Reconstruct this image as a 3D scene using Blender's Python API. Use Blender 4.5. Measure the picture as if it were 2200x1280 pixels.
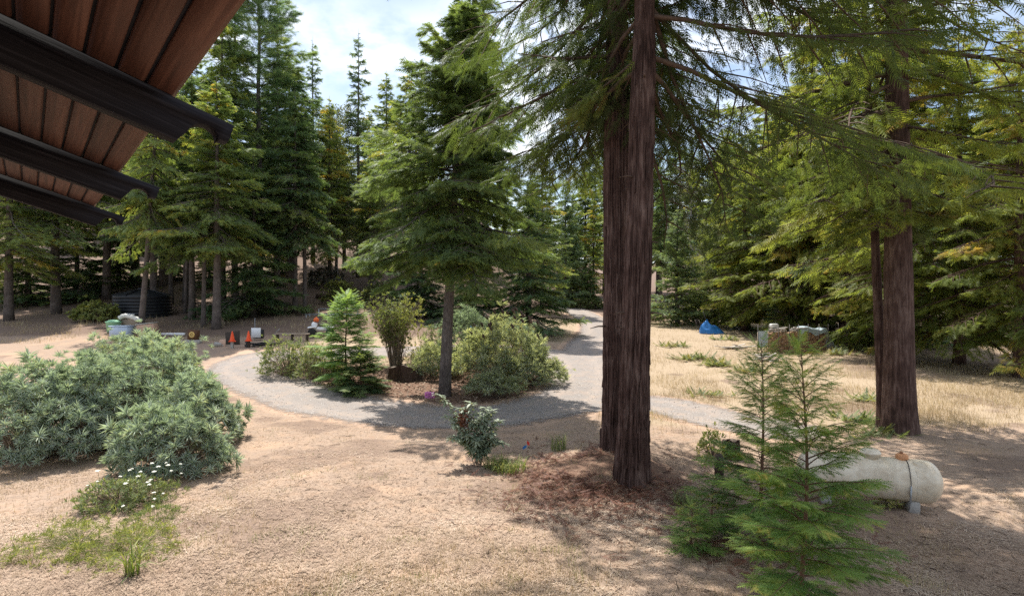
import bpy, math
import numpy as np
from math import radians, sin, cos, pi

sc = bpy.context.scene
for o in list(bpy.data.objects):
    bpy.data.objects.remove(o)
COL = sc.collection

# ------------------------------------------------------------------ camera
CAM_H, F = 4.5, 1220.0          # eye height, focal length in photo pixels (photo 2200 x 1280)
cam_d = bpy.data.cameras.new('camera')
cam_d.sensor_width = 36.0
cam_d.lens = 36.0 * F / 2200.0
cam_d.clip_start, cam_d.clip_end = 0.05, 3000.0
cam = bpy.data.objects.new('camera', cam_d)
cam.location = (0, 0, CAM_H)
cam.rotation_euler = (radians(90), 0, 0)
COL.objects.link(cam)
sc.camera = cam

# ------------------------------------------------------------------ sky and sun
SUN_EL = radians(61)
SUN_AZ = radians(-27)           # from straight ahead (+Y), negative = left
SUN_DIR = np.array([sin(SUN_AZ) * cos(SUN_EL), cos(SUN_AZ) * cos(SUN_EL), sin(SUN_EL)])
world = bpy.data.worlds.new('World')
sc.world = world
world.use_nodes = True
wn, wl = world.node_tree.nodes, world.node_tree.links
wn.clear()


def wnode(t, **kw):
    n = wn.new(t)
    for k, v in kw.items():
        setattr(n, k, v)
    return n


sky = wnode('ShaderNodeTexSky', sky_type='NISHITA', sun_disc=False)
sky.sun_elevation = SUN_EL
sky.sun_rotation = SUN_AZ
sky.air_density, sky.dust_density, sky.ozone_density = 1.0, 1.2, 1.5
tc = wnode('ShaderNodeTexCoord')
sep = wnode('ShaderNodeSeparateXYZ')
wl.new(tc.outputs['Generated'], sep.inputs[0])
za = wnode('ShaderNodeMath', operation='MAXIMUM'); za.inputs[1].default_value = 0.0
wl.new(sep.outputs['Z'], za.inputs[0])
zb = wnode('ShaderNodeMath', operation='ADD'); zb.inputs[1].default_value = 0.22
wl.new(za.outputs[0], zb.inputs[0])
dx = wnode('ShaderNodeMath', operation='DIVIDE'); dy = wnode('ShaderNodeMath', operation='DIVIDE')
wl.new(sep.outputs['X'], dx.inputs[0]); wl.new(zb.outputs[0], dx.inputs[1])
wl.new(sep.outputs['Y'], dy.inputs[0]); wl.new(zb.outputs[0], dy.inputs[1])
cmb = wnode('ShaderNodeCombineXYZ')
wl.new(dx.outputs[0], cmb.inputs[0]); wl.new(dy.outputs[0], cmb.inputs[1])
n1 = wnode('ShaderNodeTexNoise'); n1.inputs['Scale'].default_value = 7.5
n1.inputs['Detail'].default_value = 7; n1.inputs['Roughness'].default_value = 0.55
wl.new(cmb.outputs[0], n1.inputs['Vector'])
n2 = wnode('ShaderNodeTexNoise'); n2.inputs['Scale'].default_value = 0.9
n2.inputs['Detail'].default_value = 3
wl.new(cmb.outputs[0], n2.inputs['Vector'])
r1 = wnode('ShaderNodeMapRange'); r1.inputs['From Min'].default_value = 0.38; r1.inputs['From Max'].default_value = 0.58
wl.new(n1.outputs['Fac'], r1.inputs['Value'])
r2 = wnode('ShaderNodeMapRange'); r2.inputs['From Min'].default_value = 0.40; r2.inputs['From Max'].default_value = 0.56
wl.new(n2.outputs['Fac'], r2.inputs['Value'])
cm = wnode('ShaderNodeMath', operation='MULTIPLY_ADD')      # cover = patch * (0.3 + 0.7 * puff)
pm = wnode('ShaderNodeMath', operation='MULTIPLY_ADD'); pm.inputs[1].default_value = 0.85; pm.inputs[2].default_value = 0.08
wl.new(r1.outputs[0], pm.inputs[0])
wl.new(pm.outputs[0], cm.inputs[0]); wl.new(r2.outputs[0], cm.inputs[1]); cm.inputs[2].default_value = 0.04
cmix = wnode('ShaderNodeMix', data_type='RGBA')
wl.new(cm.outputs[0], cmix.inputs[0])
wl.new(sky.outputs[0], cmix.inputs[6])
cmix.inputs[7].default_value = (7.6, 7.8, 8.1, 1)
bg = wnode('ShaderNodeBackground'); bg.inputs['Strength'].default_value = 0.12
wl.new(cmix.outputs[2], bg.inputs['Color'])
wo = wnode('ShaderNodeOutputWorld')
wl.new(bg.outputs[0], wo.inputs['Surface'])

sun_d = bpy.data.lights.new('sun', 'SUN')
sun_d.energy = 5.0
sun_d.angle = radians(0.55)
sun_d.color = (1.0, 0.945, 0.86)
sun = bpy.data.objects.new('sun', sun_d)
sun.rotation_euler = (pi / 2 - SUN_EL, 0, pi - SUN_AZ)
COL.objects.link(sun)
sun.location = (0, 0, 60)

sc.view_settings.view_transform = 'Standard'
sc.view_settings.look = 'None'
sc.view_settings.exposure = 0.68
sc.view_settings.gamma = 1.0
sc.view_settings.use_curve_mapping = False
sc.cycles.max_bounces = 6
sc.cycles.diffuse_bounces = 3
sc.cycles.transmission_bounces = 4
sc.cycles.transparent_max_bounces = 8
sc.cycles.sample_clamp_indirect = 4.0
sc.cycles.use_denoising = False
sc.cycles.use_adaptive_sampling = False

# ------------------------------------------------------------------ numeric helpers
def hsh(ix, iy, seed):
    n = (ix.astype(np.int64) * 374761393 + iy.astype(np.int64) * 668265263 + seed * 1274126177) & 0xFFFFFFFF
    n = ((n ^ (n >> 13)) * 1274126177) & 0xFFFFFFFF
    n = n ^ (n >> 16)
    return (n & 0xFFFFFF) / float(0xFFFFFF)


def vnoise(x, y, seed=0, wrapx=None):
    x = np.asarray(x, float); y = np.asarray(y, float)
    ix, iy = np.floor(x), np.floor(y)
    fx, fy = x - ix, y - iy
    fx = fx * fx * (3 - 2 * fx); fy = fy * fy * (3 - 2 * fy)
    ix1 = ix + 1
    if wrapx:
        ix, ix1 = ix % wrapx, ix1 % wrapx
    a, b = hsh(ix, iy, seed), hsh(ix1, iy, seed)
    c, d = hsh(ix, iy + 1, seed), hsh(ix1, iy + 1, seed)
    return (a * (1 - fx) + b * fx) * (1 - fy) + (c * (1 - fx) + d * fx) * fy


def fbm(x, y, seed=0, oct=4):
    s, a, t = 0, 1.0, 0
    for i in range(oct):
        s = s + a * vnoise(x * 2 ** i, y * 2 ** i, seed + i * 7); t += a; a *= 0.5
    return s / t


def sstep(a, b, x):
    t = np.clip((x - a) / (b - a), 0, 1)
    return t * t * (3 - 2 * t)


# ------------------------------------------------------------------ terrain function (metres, camera stands over the origin)
_L = ([-60, 18, 22, 27, 32, 38, 44, 52, 60, 70, 80, 110, 160, 400], [0, 0, .05, .4, .9, 1.5, 2.2, 3.0, 4.3, 7.0, 10, 20, 36, 40])
_R = ([-60, 20, 24, 30, 40, 50, 60, 70, 85, 110, 160, 400], [0, 0, .08, .3, .75, 1.35, 1.95, 2.4, 3.15, 4.6, 11, 30])


def _interp(y, P):
    xs, zs = P
    h = 1.2
    return (np.interp(y - h, xs, zs) + 2 * np.interp(y, xs, zs) + np.interp(y + h, xs, zs)) / 4


def ground(x, y):
    x = np.asarray(x, float); y = np.asarray(y, float)
    w = sstep(-0.16, 0.10, x / np.maximum(np.abs(y), 8.0))
    z = _interp(y, _L) * (1 - w) + _interp(y, _R) * w
    z = z + (fbm(x * 0.22, y * 0.22, 3, 3) - 0.5) * 0.22 + (vnoise(x * 1.1, y * 1.1, 9) - 0.5) * 0.045
    z = z + 0.38 * np.exp(-(((x - 2.6) / 1.6) ** 2 + ((y - 15.0) / 1.9) ** 2))      # root mound of the two redwoods
    return z


def gz(x, y):
    return float(ground(x, y))


def G(px, py):
    """ground point seen at photo pixel"""
    a, b = (px - 1100) / F, (640 - py) / F
    d = np.arange(4, 200, 0.05)
    h = CAM_H + b * d - ground(a * d, d)
    k = np.argmax(h < 0)
    if h[k] >= 0:
        k = len(d) - 1
    return np.array([a * d[k], d[k], float(ground(a * d[k], d[k]))])


def B(px, d):
    """ground point in photo column px at depth d"""
    x = (px - 1100) / F * d
    return np.array([x, d, gz(x, d)])


def zat(py, d):
    return CAM_H + (640 - py) / F * d


# ------------------------------------------------------------------ mesh building
def build(name, parts, parent=None, smooth=False):
    """parts: list of (V, Fc, material, tint or None); one mesh object"""
    Vs, starts, tots, idx, mi, tints, mats = [], [], [], [], [], [], []
    off = 0; lo = 0
    for V, Fc, m, t in parts:
        V = np.asarray(V, np.float32).reshape(-1, 3)
        if not isinstance(Fc, list):
            Fc = [Fc]
        if m not in mats:
            mats.append(m)
        for f in Fc:
            f = np.asarray(f, np.int32)
            if f.size == 0:
                continue
            n, k = f.shape
            idx.append((f + off).ravel())
            starts.append(lo + np.arange(n) * k); tots.append(np.full(n, k)); lo += n * k
            mi.append(np.full(n, mats.index(m)))
        tt = np.full(len(V), 0.5) if t is None else (np.full(len(V), t) if np.isscalar(t) else np.asarray(t))
        tints.append(tt)
        Vs.append(V); off += len(V)
    V = np.concatenate(Vs); idx = np.concatenate(idx).astype(np.int32)
    me = bpy.data.meshes.new(name)
    me.vertices.add(len(V)); me.vertices.foreach_set('co', V.ravel())
    me.loops.add(len(idx)); me.loops.foreach_set('vertex_index', idx)
    st = np.concatenate(starts).astype(np.int32)
    me.polygons.add(len(st)); me.polygons.foreach_set('loop_start', st)
    me.polygons.foreach_set('loop_total', np.concatenate(tots).astype(np.int32))
    me.polygons.foreach_set('material_index', np.concatenate(mi).astype(np.int32))
    if smooth:
        me.polygons.foreach_set('use_smooth', np.ones(len(st), bool))
    at = me.attributes.new('tint', 'FLOAT', 'POINT')
    at.data.foreach_set('value', np.concatenate(tints).astype(np.float32))
    for m in mats:
        me.materials.append(m)
    me.update(calc_edges=True)
    o = bpy.data.objects.new(name, me)
    COL.objects.link(o)
    if parent is not None:
        o.parent = parent
    return o


def attr(o, name, vals):
    a = o.data.attributes.new(name, 'FLOAT', 'POINT')
    a.data.foreach_set('value', np.asarray(vals, np.float32))


def tag(o, label=None, cat=None, group=None, kind=None):
    if label: o['label'] = label
    if cat: o['category'] = cat
    if group: o['group'] = group
    if kind: o['kind'] = kind
    return o


def thing(name, label, cat, loc=(0, 0, 0), rz=0, group=None, scale=None):
    o = bpy.data.objects.new(name, None)
    o.empty_display_size = 0.3
    COL.objects.link(o)
    o.location = [float(v) for v in loc]; o.rotation_euler = (0, 0, rz)
    if scale is not None:
        o.scale = scale
    return tag(o, label, cat, group)


def copy_tree(root, loc, rz, scale, label, group=None, tilt=(0, 0)):
    r = root.copy(); COL.objects.link(r)
    r.location = [float(v) for v in loc]; r.rotation_euler = (tilt[0], tilt[1], rz); r.scale = scale
    r['label'] = label
    if group:
        r['group'] = group
    elif 'group' in r:
        del r['group']
    for ch in list(root.children):
        c = ch.copy(); COL.objects.link(c); c.parent = r
        for g in list(ch.children):
            d = g.copy(); COL.objects.link(d); d.parent = c
    return r


def tube(P, R, sides=6, caps=True):
    P = np.asarray(P, float); n = len(P)
    R = np.broadcast_to(np.asarray(R, float), (n,))
    T = np.gradient(P, axis=0); T /= np.linalg.norm(T, axis=1)[:, None] + 1e-9
    ref = np.array([0, 0, 1.0]) if abs(T[:, 2]).mean() < 0.8 else np.array([1.0, 0, 0])
    U = np.cross(T, ref); U /= np.linalg.norm(U, axis=1)[:, None] + 1e-9
    W = np.cross(T, U)
    a = np.arange(sides) * 2 * pi / sides
    V = P[:, None, :] + R[:, None, None] * (np.cos(a)[None, :, None] * U[:, None, :] + np.sin(a)[None, :, None] * W[:, None, :])
    i, j = np.meshgrid(np.arange(n - 1), np.arange(sides), indexing='ij')
    j2 = (j + 1) % sides
    Q = np.stack([i * sides + j, i * sides + j2, (i + 1) * sides + j2, (i + 1) * sides + j], -1).reshape(-1, 4)
    V = V.reshape(-1, 3); Fs = [Q]
    if caps:
        k = len(V)
        V = np.vstack([V, P[0], P[-1]])
        a0 = np.arange(sides); a1 = (a0 + 1) % sides
        Fs.append(np.stack([a1, a0, np.full(sides, k)], -1))
        b = (n - 1) * sides
        Fs.append(np.stack([b + a0, b + a1, np.full(sides, k + 1)], -1))
    return V, Fs


def box(c, s, rz=0.0, tilt=(0, 0), bev=0.0):
    """bevelled box, centre c, full sizes s"""
    hx, hy, hz = np.asarray(s, float) / 2
    if bev <= 0:
        V = np.array([[sx * hx, sy * hy, sz * hz] for sx in (-1, 1) for sy in (-1, 1) for sz in (-1, 1)])
        Fs = [np.array([[0, 1, 3, 2], [4, 6, 7, 5], [0, 4, 5, 1], [2, 3, 7, 6], [0, 2, 6, 4], [1, 5, 7, 3]])]
    else:
        b = min(bev, hx * .9, hy * .9, hz * .9)
        ring = []
        def loop(z, ix, k):
            x, y = hx - ix, hy - ix
            return [[x - k, -y, z], [x, -y + k, z], [x, y - k, z], [x - k, y, z], [-x + k, y, z], [-x, y - k, z], [-x, -y + k, z], [-x + k, -y, z]]
        V = np.array(loop(-hz, b, b * .5) + loop(-hz + b, 0, b) + loop(hz - b, 0, b) + loop(hz, b, b * .5))
        Q = []
        for r in range(3):
            for j in range(8):
                Q.append([r * 8 + j, r * 8 + (j + 1) % 8, (r + 1) * 8 + (j + 1) % 8, (r + 1) * 8 + j])
        Fs = [np.array(Q), np.array([[7, 6, 5, 4, 3, 2, 1, 0], [24, 25, 26, 27, 28, 29, 30, 31]])]
    V = rot(V, rz, tilt) + np.asarray(c, float)
    return V, Fs


def rot(V, rz=0.0, tilt=(0, 0)):
    V = np.asarray(V, float)
    cx, sx = cos(tilt[0]), sin(tilt[0]); cy, sy = cos(tilt[1]), sin(tilt[1]); cz, sz = cos(rz), sin(rz)
    M = np.array([[cz, -sz, 0], [sz, cz, 0], [0, 0, 1]]) @ np.array([[cy, 0, sy], [0, 1, 0], [-sy, 0, cy]]) @ np.array([[1, 0, 0], [0, cx, -sx], [0, sx, cx]])
    return V @ M.T


def lathe(prof, sides=24, cap=True):
    prof = np.asarray(prof, float); n = len(prof)
    a = np.arange(sides) * 2 * pi / sides
    V = np.stack([prof[:, 0, None] * np.cos(a), prof[:, 0, None] * np.sin(a), np.repeat(prof[:, 1, None], sides, 1)], -1).reshape(-1, 3)
    i, j = np.meshgrid(np.arange(n - 1), np.arange(sides), indexing='ij'); j2 = (j + 1) % sides
    Fs = [np.stack([i * sides + j, i * sides + j2, (i + 1) * sides + j2, (i + 1) * sides + j], -1).reshape(-1, 4)]
    if cap:
        k = len(V); V = np.vstack([V, [0, 0, prof[0, 1]], [0, 0, prof[-1, 1]]])
        a0 = np.arange(sides); a1 = (a0 + 1) % sides
        Fs.append(np.stack([a1, a0, np.full(sides, k)], -1))
        Fs.append(np.stack([(n - 1) * sides + a0, (n - 1) * sides + a1, np.full(sides, k + 1)], -1))
    return V, Fs


def stamp(T, TF, pos, X, Z, length, tint, wscale=None):
    """replicate template T (x along, z up) at pos with axis X, approx normal Z"""
    pos = np.asarray(pos, float); n = len(pos)
    X = X / (np.linalg.norm(X, axis=1)[:, None] + 1e-9)
    Y = np.cross(Z, X); Y /= np.linalg.norm(Y, axis=1)[:, None] + 1e-9
    Zn = np.cross(X, Y)
    L = np.broadcast_to(np.asarray(length, float), (n,))[:, None, None]
    Wd = L if wscale is None else np.broadcast_to(np.asarray(wscale, float), (n,))[:, None, None]
    V = pos[:, None, :] + L * T[None, :, 0, None] * X[:, None, :] + Wd * T[None, :, 1, None] * Y[:, None, :] + Wd * T[None, :, 2, None] * Zn[:, None, :]
    k = len(T)
    Fc = (TF[None] + (np.arange(n) * k)[:, None, None]).reshape(-1, TF.shape[1])
    return V.reshape(-1, 3), Fc, np.repeat(np.asarray(tint, float), k)


def dirs(az, el):
    return np.stack([np.cos(az) * np.cos(el), np.sin(az) * np.cos(el), np.sin(el)], -1)


# ------------------------------------------------------------------ materials
def new_mat(name):
    m = bpy.data.materials.new(name); m.use_nodes = True
    nt = m.node_tree; nt.nodes.clear()
    return m, nt.nodes, nt.links


def ramp(nodes, stops, interp='LINEAR'):
    r = nodes.new('ShaderNodeValToRGB'); r.color_ramp.interpolation = interp
    e = r.color_ramp.elements
    e[0].position, e[0].color = stops[0][0], (*stops[0][1], 1)
    e[1].position, e[1].color = stops[-1][0], (*stops[-1][1], 1)
    for p, c in stops[1:-1]:
        x = e.new(p); x.color = (*c, 1)
    return r


def leaf_mat(name, stops, transl=0.35, rough=0.55, warm=(1.25, 1.2, 0.55), spec=0.3):
    m, N, L = new_mat(name)
    at = N.new('ShaderNodeAttribute'); at.attribute_name = 'tint'
    oi = N.new('ShaderNodeObjectInfo')
    ad = N.new('ShaderNodeMath'); ad.operation = 'MULTIPLY_ADD'; ad.inputs[1].default_value = 0.16; ad.inputs[2].default_value = -0.08
    L.new(oi.outputs['Random'], ad.inputs[0])
    sm = N.new('ShaderNodeMath'); sm.operation = 'ADD'; sm.use_clamp = True
    L.new(at.outputs['Fac'], sm.inputs[0]); L.new(ad.outputs[0], sm.inputs[1])
    r = ramp(N, stops); L.new(sm.outputs[0], r.inputs[0])
    p = N.new('ShaderNodeBsdfPrincipled'); p.inputs['Roughness'].default_value = rough
    p.inputs['Specular IOR Level'].default_value = spec
    L.new(r.outputs[0], p.inputs['Base Color'])
    t = N.new('ShaderNodeBsdfTranslucent')
    wm = N.new('ShaderNodeMix'); wm.data_type = 'RGBA'; wm.blend_type = 'MULTIPLY'; wm.inputs[0].default_value = 1
    L.new(r.outputs[0], wm.inputs[6]); wm.inputs[7].default_value = (*warm, 1)
    L.new(wm.outputs[2], t.inputs['Color'])
    mx = N.new('ShaderNodeMixShader'); mx.inputs[0].default_value = transl
    L.new(p.outputs[0], mx.inputs[1]); L.new(t.outputs[0], mx.inputs[2])
    o = N.new('ShaderNodeOutputMaterial'); L.new(mx.outputs[0], o.inputs[0])
    return m


def noise_mat(name, stops, scale=(1, 1, 1), nscale=5, detail=6, rough=0.85, bump=0.3, bdist=0.02, coord='Object', metallic=0, spec=0.25, distortion=0.0):
    m, N, L = new_mat(name)
    tc = N.new('ShaderNodeTexCoord'); mp = N.new('ShaderNodeMapping'); mp.inputs['Scale'].default_value = scale
    L.new(tc.outputs[coord], mp.inputs[0])
    n = N.new('ShaderNodeTexNoise'); n.inputs['Scale'].default_value = nscale; n.inputs['Detail'].default_value = detail
    n.inputs['Distortion'].default_value = distortion
    n.inputs['Roughness'].default_value = 0.62
    L.new(mp.outputs[0], n.inputs['Vector'])
    r = ramp(N, stops); L.new(n.outputs['Fac'], r.inputs[0])
    p = N.new('ShaderNodeBsdfPrincipled'); p.inputs['Roughness'].default_value = rough; p.inputs['Metallic'].default_value = metallic
    p.inputs['Specular IOR Level'].default_value = spec
    L.new(r.outputs[0], p.inputs['Base Color'])
    if bump:
        b = N.new('ShaderNodeBump'); b.inputs['Strength'].default_value = bump; b.inputs['Distance'].default_value = bdist
        L.new(n.outputs['Fac'], b.inputs['Height']); L.new(b.outputs[0], p.inputs['Normal'])
    o = N.new('ShaderNodeOutputMaterial'); L.new(p.outputs[0], o.inputs[0])
    return m


def plain(name, col, var=0.12, rough=0.6, nscale=9, metallic=0, spec=0.3, bump=0.1):
    c = np.array(col)
    return noise_mat(name, [(0.3, tuple(c * (1 - var))), (0.7, tuple(np.minimum(c * (1 + var), 1)))], nscale=nscale, rough=rough, bump=bump, bdist=0.004, metallic=metallic, spec=spec)


M = {}
# greens: dark, mid, light, dying
M['redwood_leaf'] = leaf_mat('redwood_leaf', [(0, (0.061, 0.091, 0.040)), (.45, (0.099, 0.147, 0.055)), (.8, (0.168, 0.217, 0.058)), (.93, (0.143, 0.146, 0.045)), (1, (0.209, 0.151, 0.055))], .48)  # darker copy of the redwood green, shaded side put into the colour
M['redwood_sun'] = leaf_mat('redwood_sun', [(0, (0.101, 0.145, 0.044)), (.45, (0.187, 0.238, 0.065)), (.8, (0.287, 0.323, 0.084)), (1, (0.416, 0.310, 0.094))], .6)  # brighter, yellower redwood copy with the sunlit look put into the colour
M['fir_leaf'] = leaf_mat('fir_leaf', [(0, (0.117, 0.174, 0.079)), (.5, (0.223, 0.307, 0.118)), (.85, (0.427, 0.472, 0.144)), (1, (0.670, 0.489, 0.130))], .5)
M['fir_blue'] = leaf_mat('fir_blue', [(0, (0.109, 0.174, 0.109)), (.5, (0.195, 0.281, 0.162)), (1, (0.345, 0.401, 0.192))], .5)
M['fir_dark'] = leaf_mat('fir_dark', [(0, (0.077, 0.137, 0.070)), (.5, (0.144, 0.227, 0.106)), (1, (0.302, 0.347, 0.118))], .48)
M['pine_leaf'] = leaf_mat('pine_leaf', [(0, (0.095, 0.164, 0.110)), (.5, (0.164, 0.260, 0.150)), (1, (0.329, 0.383, 0.164))], .48)
M['sapling_leaf'] = leaf_mat('sapling_leaf', [(0, (0.082, 0.177, 0.072)), (.5, (0.154, 0.282, 0.087)), (.85, (0.282, 0.395, 0.114)), (1, (0.532, 0.460, 0.146))], .5)
M['young_leaf'] = leaf_mat('young_leaf', [(0, (0.144, 0.273, 0.122)), (.5, (0.230, 0.389, 0.159)), (1, (0.374, 0.504, 0.187))], .5)
M['oak_leaf'] = leaf_mat('oak_leaf', [(0, (0.084, 0.120, 0.054)), (.5, (0.144, 0.180, 0.072)), (1, (0.252, 0.252, 0.108))], .45)
M['grey_twig'] = leaf_mat('grey_twig', [(0, (.11, .105, .095)), (.6, (.17, .165, .14)), (1, (.14, .17, .10))], 0.2)
M['silver_leaf'] = leaf_mat('silver_leaf', [(0, (0.221, 0.273, 0.198)), (.5, (0.399, 0.473, 0.374)), (.85, (0.567, 0.640, 0.561)), (1, (0.483, 0.483, 0.264))], .3, rough=0.5, warm=(1.0, 1.1, .6))
M['echium_leaf'] = leaf_mat('echium_leaf', [(0, (0.255, 0.296, 0.186)), (.5, (0.451, 0.503, 0.348)), (.85, (0.632, 0.680, 0.525)), (1, (0.680, 0.651, 0.340))], .35, rough=0.5)
M['lime_leaf'] = leaf_mat('lime_leaf', [(0, (0.138, 0.172, 0.069)), (.5, (0.265, 0.310, 0.115)), (1, (0.437, 0.414, 0.149))], .48)
M['green_leaf'] = leaf_mat('green_leaf', [(0, (0.093, 0.140, 0.063)), (.5, (0.185, 0.240, 0.108)), (1, (0.356, 0.366, 0.164))], .45)
M['grey_leaf'] = leaf_mat('grey_leaf', [(0, (.12, .17, .11)), (.5, (.22, .28, .19)), (1, (.38, .43, .33))], 0.25)
M['fern_leaf'] = leaf_mat('fern_leaf', [(0, (.12, .16, .07)), (.5, (.21, .25, .115)), (1, (.36, .31, .14))], .42)
M['dry_grass'] = leaf_mat('dry_grass', [(0, (.22, .165, .105)), (.45, (.40, .32, .20)), (.85, (.56, .47, .31)), (.97, (.36, .36, .17)), (1, (.26, .30, .11))], .3, rough=0.7, warm=(1.1, 1.0, .7))
M['straw'] = leaf_mat('straw', [(0, (.13, .085, .06)), (.35, (.30, .215, .15)), (.7, (.47, .36, .265)), (1, (.62, .52, .41))], 0.1, rough=0.8, warm=(1, 1, 1))
M['green_grass'] = leaf_mat('green_grass', [(0, (.10, .16, .04)), (.5, (.20, .26, .07)), (1, (.42, .38, .14))], 0.35)
M['red_litter'] = leaf_mat('red_litter', [(0, (.075, .032, .022)), (.5, (.16, .065, .04)), (1, (.27, .13, .075))], 0.15, warm=(1, 1, 1))
M['petal_white'] = leaf_mat('petal_white', [(0, (.6, .6, .5)), (1, (.8, .8, .74))], 0.2, warm=(1, 1, .9))
M['petal_purple'] = leaf_mat('petal_purple', [(0, (.25, .06, .28)), (1, (.42, .13, .42))], 0.25, warm=(1, 1, 1))
M['seed_head'] = leaf_mat('seed_head', [(0, (.09, .06, .05)), (1, (.20, .14, .11))], 0.1, warm=(1, 1, 1))
M['petal_yellow'] = leaf_mat('petal_yellow', [(0, (.5, .38, .03)), (1, (.65, .52, .06))], 0.3, warm=(1, 1, 1))


def bark_mat(name, dark, mid, light, sz=0.12, nscale=14, bump=0.9):
    m, N, L = new_mat(name)
    tc = N.new('ShaderNodeTexCoord'); mp = N.new('ShaderNodeMapping'); mp.inputs['Scale'].default_value = (1, 1, sz)
    L.new(tc.outputs['Object'], mp.inputs[0])
    n = N.new('ShaderNodeTexNoise'); n.inputs['Scale'].default_value = nscale; n.inputs['Detail'].default_value = 8
    n.inputs['Roughness'].default_value = 0.68; n.inputs['Distortion'].default_value = 0.35
    L.new(mp.outputs[0], n.inputs['Vector'])
    big = N.new('ShaderNodeTexNoise'); big.inputs['Scale'].default_value = 1.3; big.inputs['Detail'].default_value = 4
    L.new(tc.outputs['Object'], big.inputs['Vector'])
    ad = N.new('ShaderNodeMath'); ad.operation = 'MULTIPLY_ADD'; ad.inputs[1].default_value = 0.5
    L.new(big.outputs['Fac'], ad.inputs[0]); 
    s2 = N.new('ShaderNodeMath'); s2.operation = 'MULTIPLY_ADD'; s2.inputs[1].default_value = 0.9; s2.inputs[2].default_value = -0.2
    L.new(n.outputs['Fac'], s2.inputs[0]); L.new(s2.outputs[0], ad.inputs[2])
    r = ramp(N, [(0.28, dark), (0.5, mid), (0.72, light)]); L.new(ad.outputs[0], r.inputs[0])
    p = N.new('ShaderNodeBsdfPrincipled'); p.inputs['Roughness'].default_value = 0.9; p.inputs['Specular IOR Level'].default_value = 0.15
    L.new(r.outputs[0], p.inputs['Base Color'])
    b = N.new('ShaderNodeBump'); b.inputs['Strength'].default_value = bump; b.inputs['Distance'].default_value = 0.05
    L.new(n.outputs['Fac'], b.inputs['Height']); L.new(b.outputs[0], p.inputs['Normal'])
    o = N.new('ShaderNodeOutputMaterial'); L.new(p.outputs[0], o.inputs[0])
    return m


M['redwood_bark'] = bark_mat('redwood_bark', (.018, .010, .008), (.085, .051, .042), (.205, .145, .122))
M['fir_bark'] = bark_mat('fir_bark', (.04, .033, .03), (.12, .10, .09), (.22, .19, .17), 0.3, 18)
M['pale_bark'] = bark_mat('pale_bark', (.11, .10, .095), (.24, .22, .205), (.36, .34, .32), 0.35, 16)
M['twig'] = plain('twig', (.10, .068, .05), .3, .9)
M['dead_stem'] = plain('dead_stem', (.26, .20, .15), .3, .9)
M['stump_wood'] = bark_mat('stump_wood', (.02, .014, .011), (.07, .045, .034), (.13, .09, .07), 0.2, 14)
M['stump_top'] = noise_mat('stump_top', [(.3, (.10, .075, .06)), (.7, (.20, .16, .13))], nscale=20, rough=.9)

# ------------------------------------------------------------------ road network (centre lines)
def spline(P, closed=False, n=14):
    P = np.asarray(P, float); out = []
    m = len(P)
    for i in range(m if closed else m - 1):
        if closed:
            p0, p1, p2, p3 = P[i - 1], P[i], P[(i + 1) % m], P[(i + 2) % m]
        else:
            p0, p1, p2, p3 = P[max(i - 1, 0)], P[i], P[i + 1], P[min(i + 2, m - 1)]
        for t in np.arange(n) / n:
            out.append(0.5 * ((2 * p1) + (-p0 + p2) * t + (2 * p0 - 5 * p1 + 4 * p2 - p3) * t * t + (-p0 + 3 * p1 - 3 * p2 + p3) * t ** 3))
    if not closed:
        out.append(P[-1])
    return np.array(out)


ring_px = [(900, 893), (760, 878), (640, 848), (552, 812), (522, 787), (560, 769), (680, 761), (800, 757), (950, 752), (1100, 752), (1200, 760), (1252, 787), (1248, 832), (1190, 870), (1060, 893)]
RING = spline([G(*p)[:2] for p in ring_px], True)
ROAD_UP = spline([G(*p)[:2] for p in [(1240, 800), (1262, 748), (1284, 715), (1278, 692), (1245, 673), (1212, 661), (1185, 653)]] + [(-1.0, 118.0), (-16.0, 135.0)])
ROAD_R = spline([G(*p)[:2] for p in [(1180, 872), (1290, 868), (1400, 868), (1480, 884), (1560, 903), (1680, 925)]])
LINES = [(RING, 1.45), (ROAD_UP, 1.4), (ROAD_R, 1.2)]


def seg_dist(x, y, P):
    best = np.full(x.shape, 1e9); sgn = np.zeros(x.shape)
    for a, b in zip(P[:-1], P[1:]):
        ab = b - a
        l2 = ab @ ab + 1e-9
        t = np.clip(((x - a[0]) * ab[0] + (y - a[1]) * ab[1]) / l2, 0, 1)
        d = np.hypot(x - a[0] - t * ab[0], y - a[1] - t * ab[1])
        c = d < best
        best = np.where(c, d, best)
    return best


def road_d(x, y):
    """distance beyond the road edge (negative on the road), distance from the nearest centre line"""
    e = np.full(np.shape(x), 1e9); cdist = np.full(np.shape(x), 1e9)
    for P, w in LINES:
        Pc = np.vstack([P, P[:1]]) if P is RING else P
        d = seg_dist(x, y, Pc)
        e = np.minimum(e, d - w); cdist = np.minimum(cdist, d)
    return e, cdist


def inside_ring(x, y):
    P = RING; n = len(P)
    r = np.zeros(np.shape(x), bool)
    for i in range(n):
        a, b = P[i], P[(i + 1) % n]
        c = ((a[1] > y) != (b[1] > y)) & (x < (b[0] - a[0]) * (y - a[1]) / (b[1] - a[1] + 1e-12) + a[0])
        r ^= c
    return r


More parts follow.
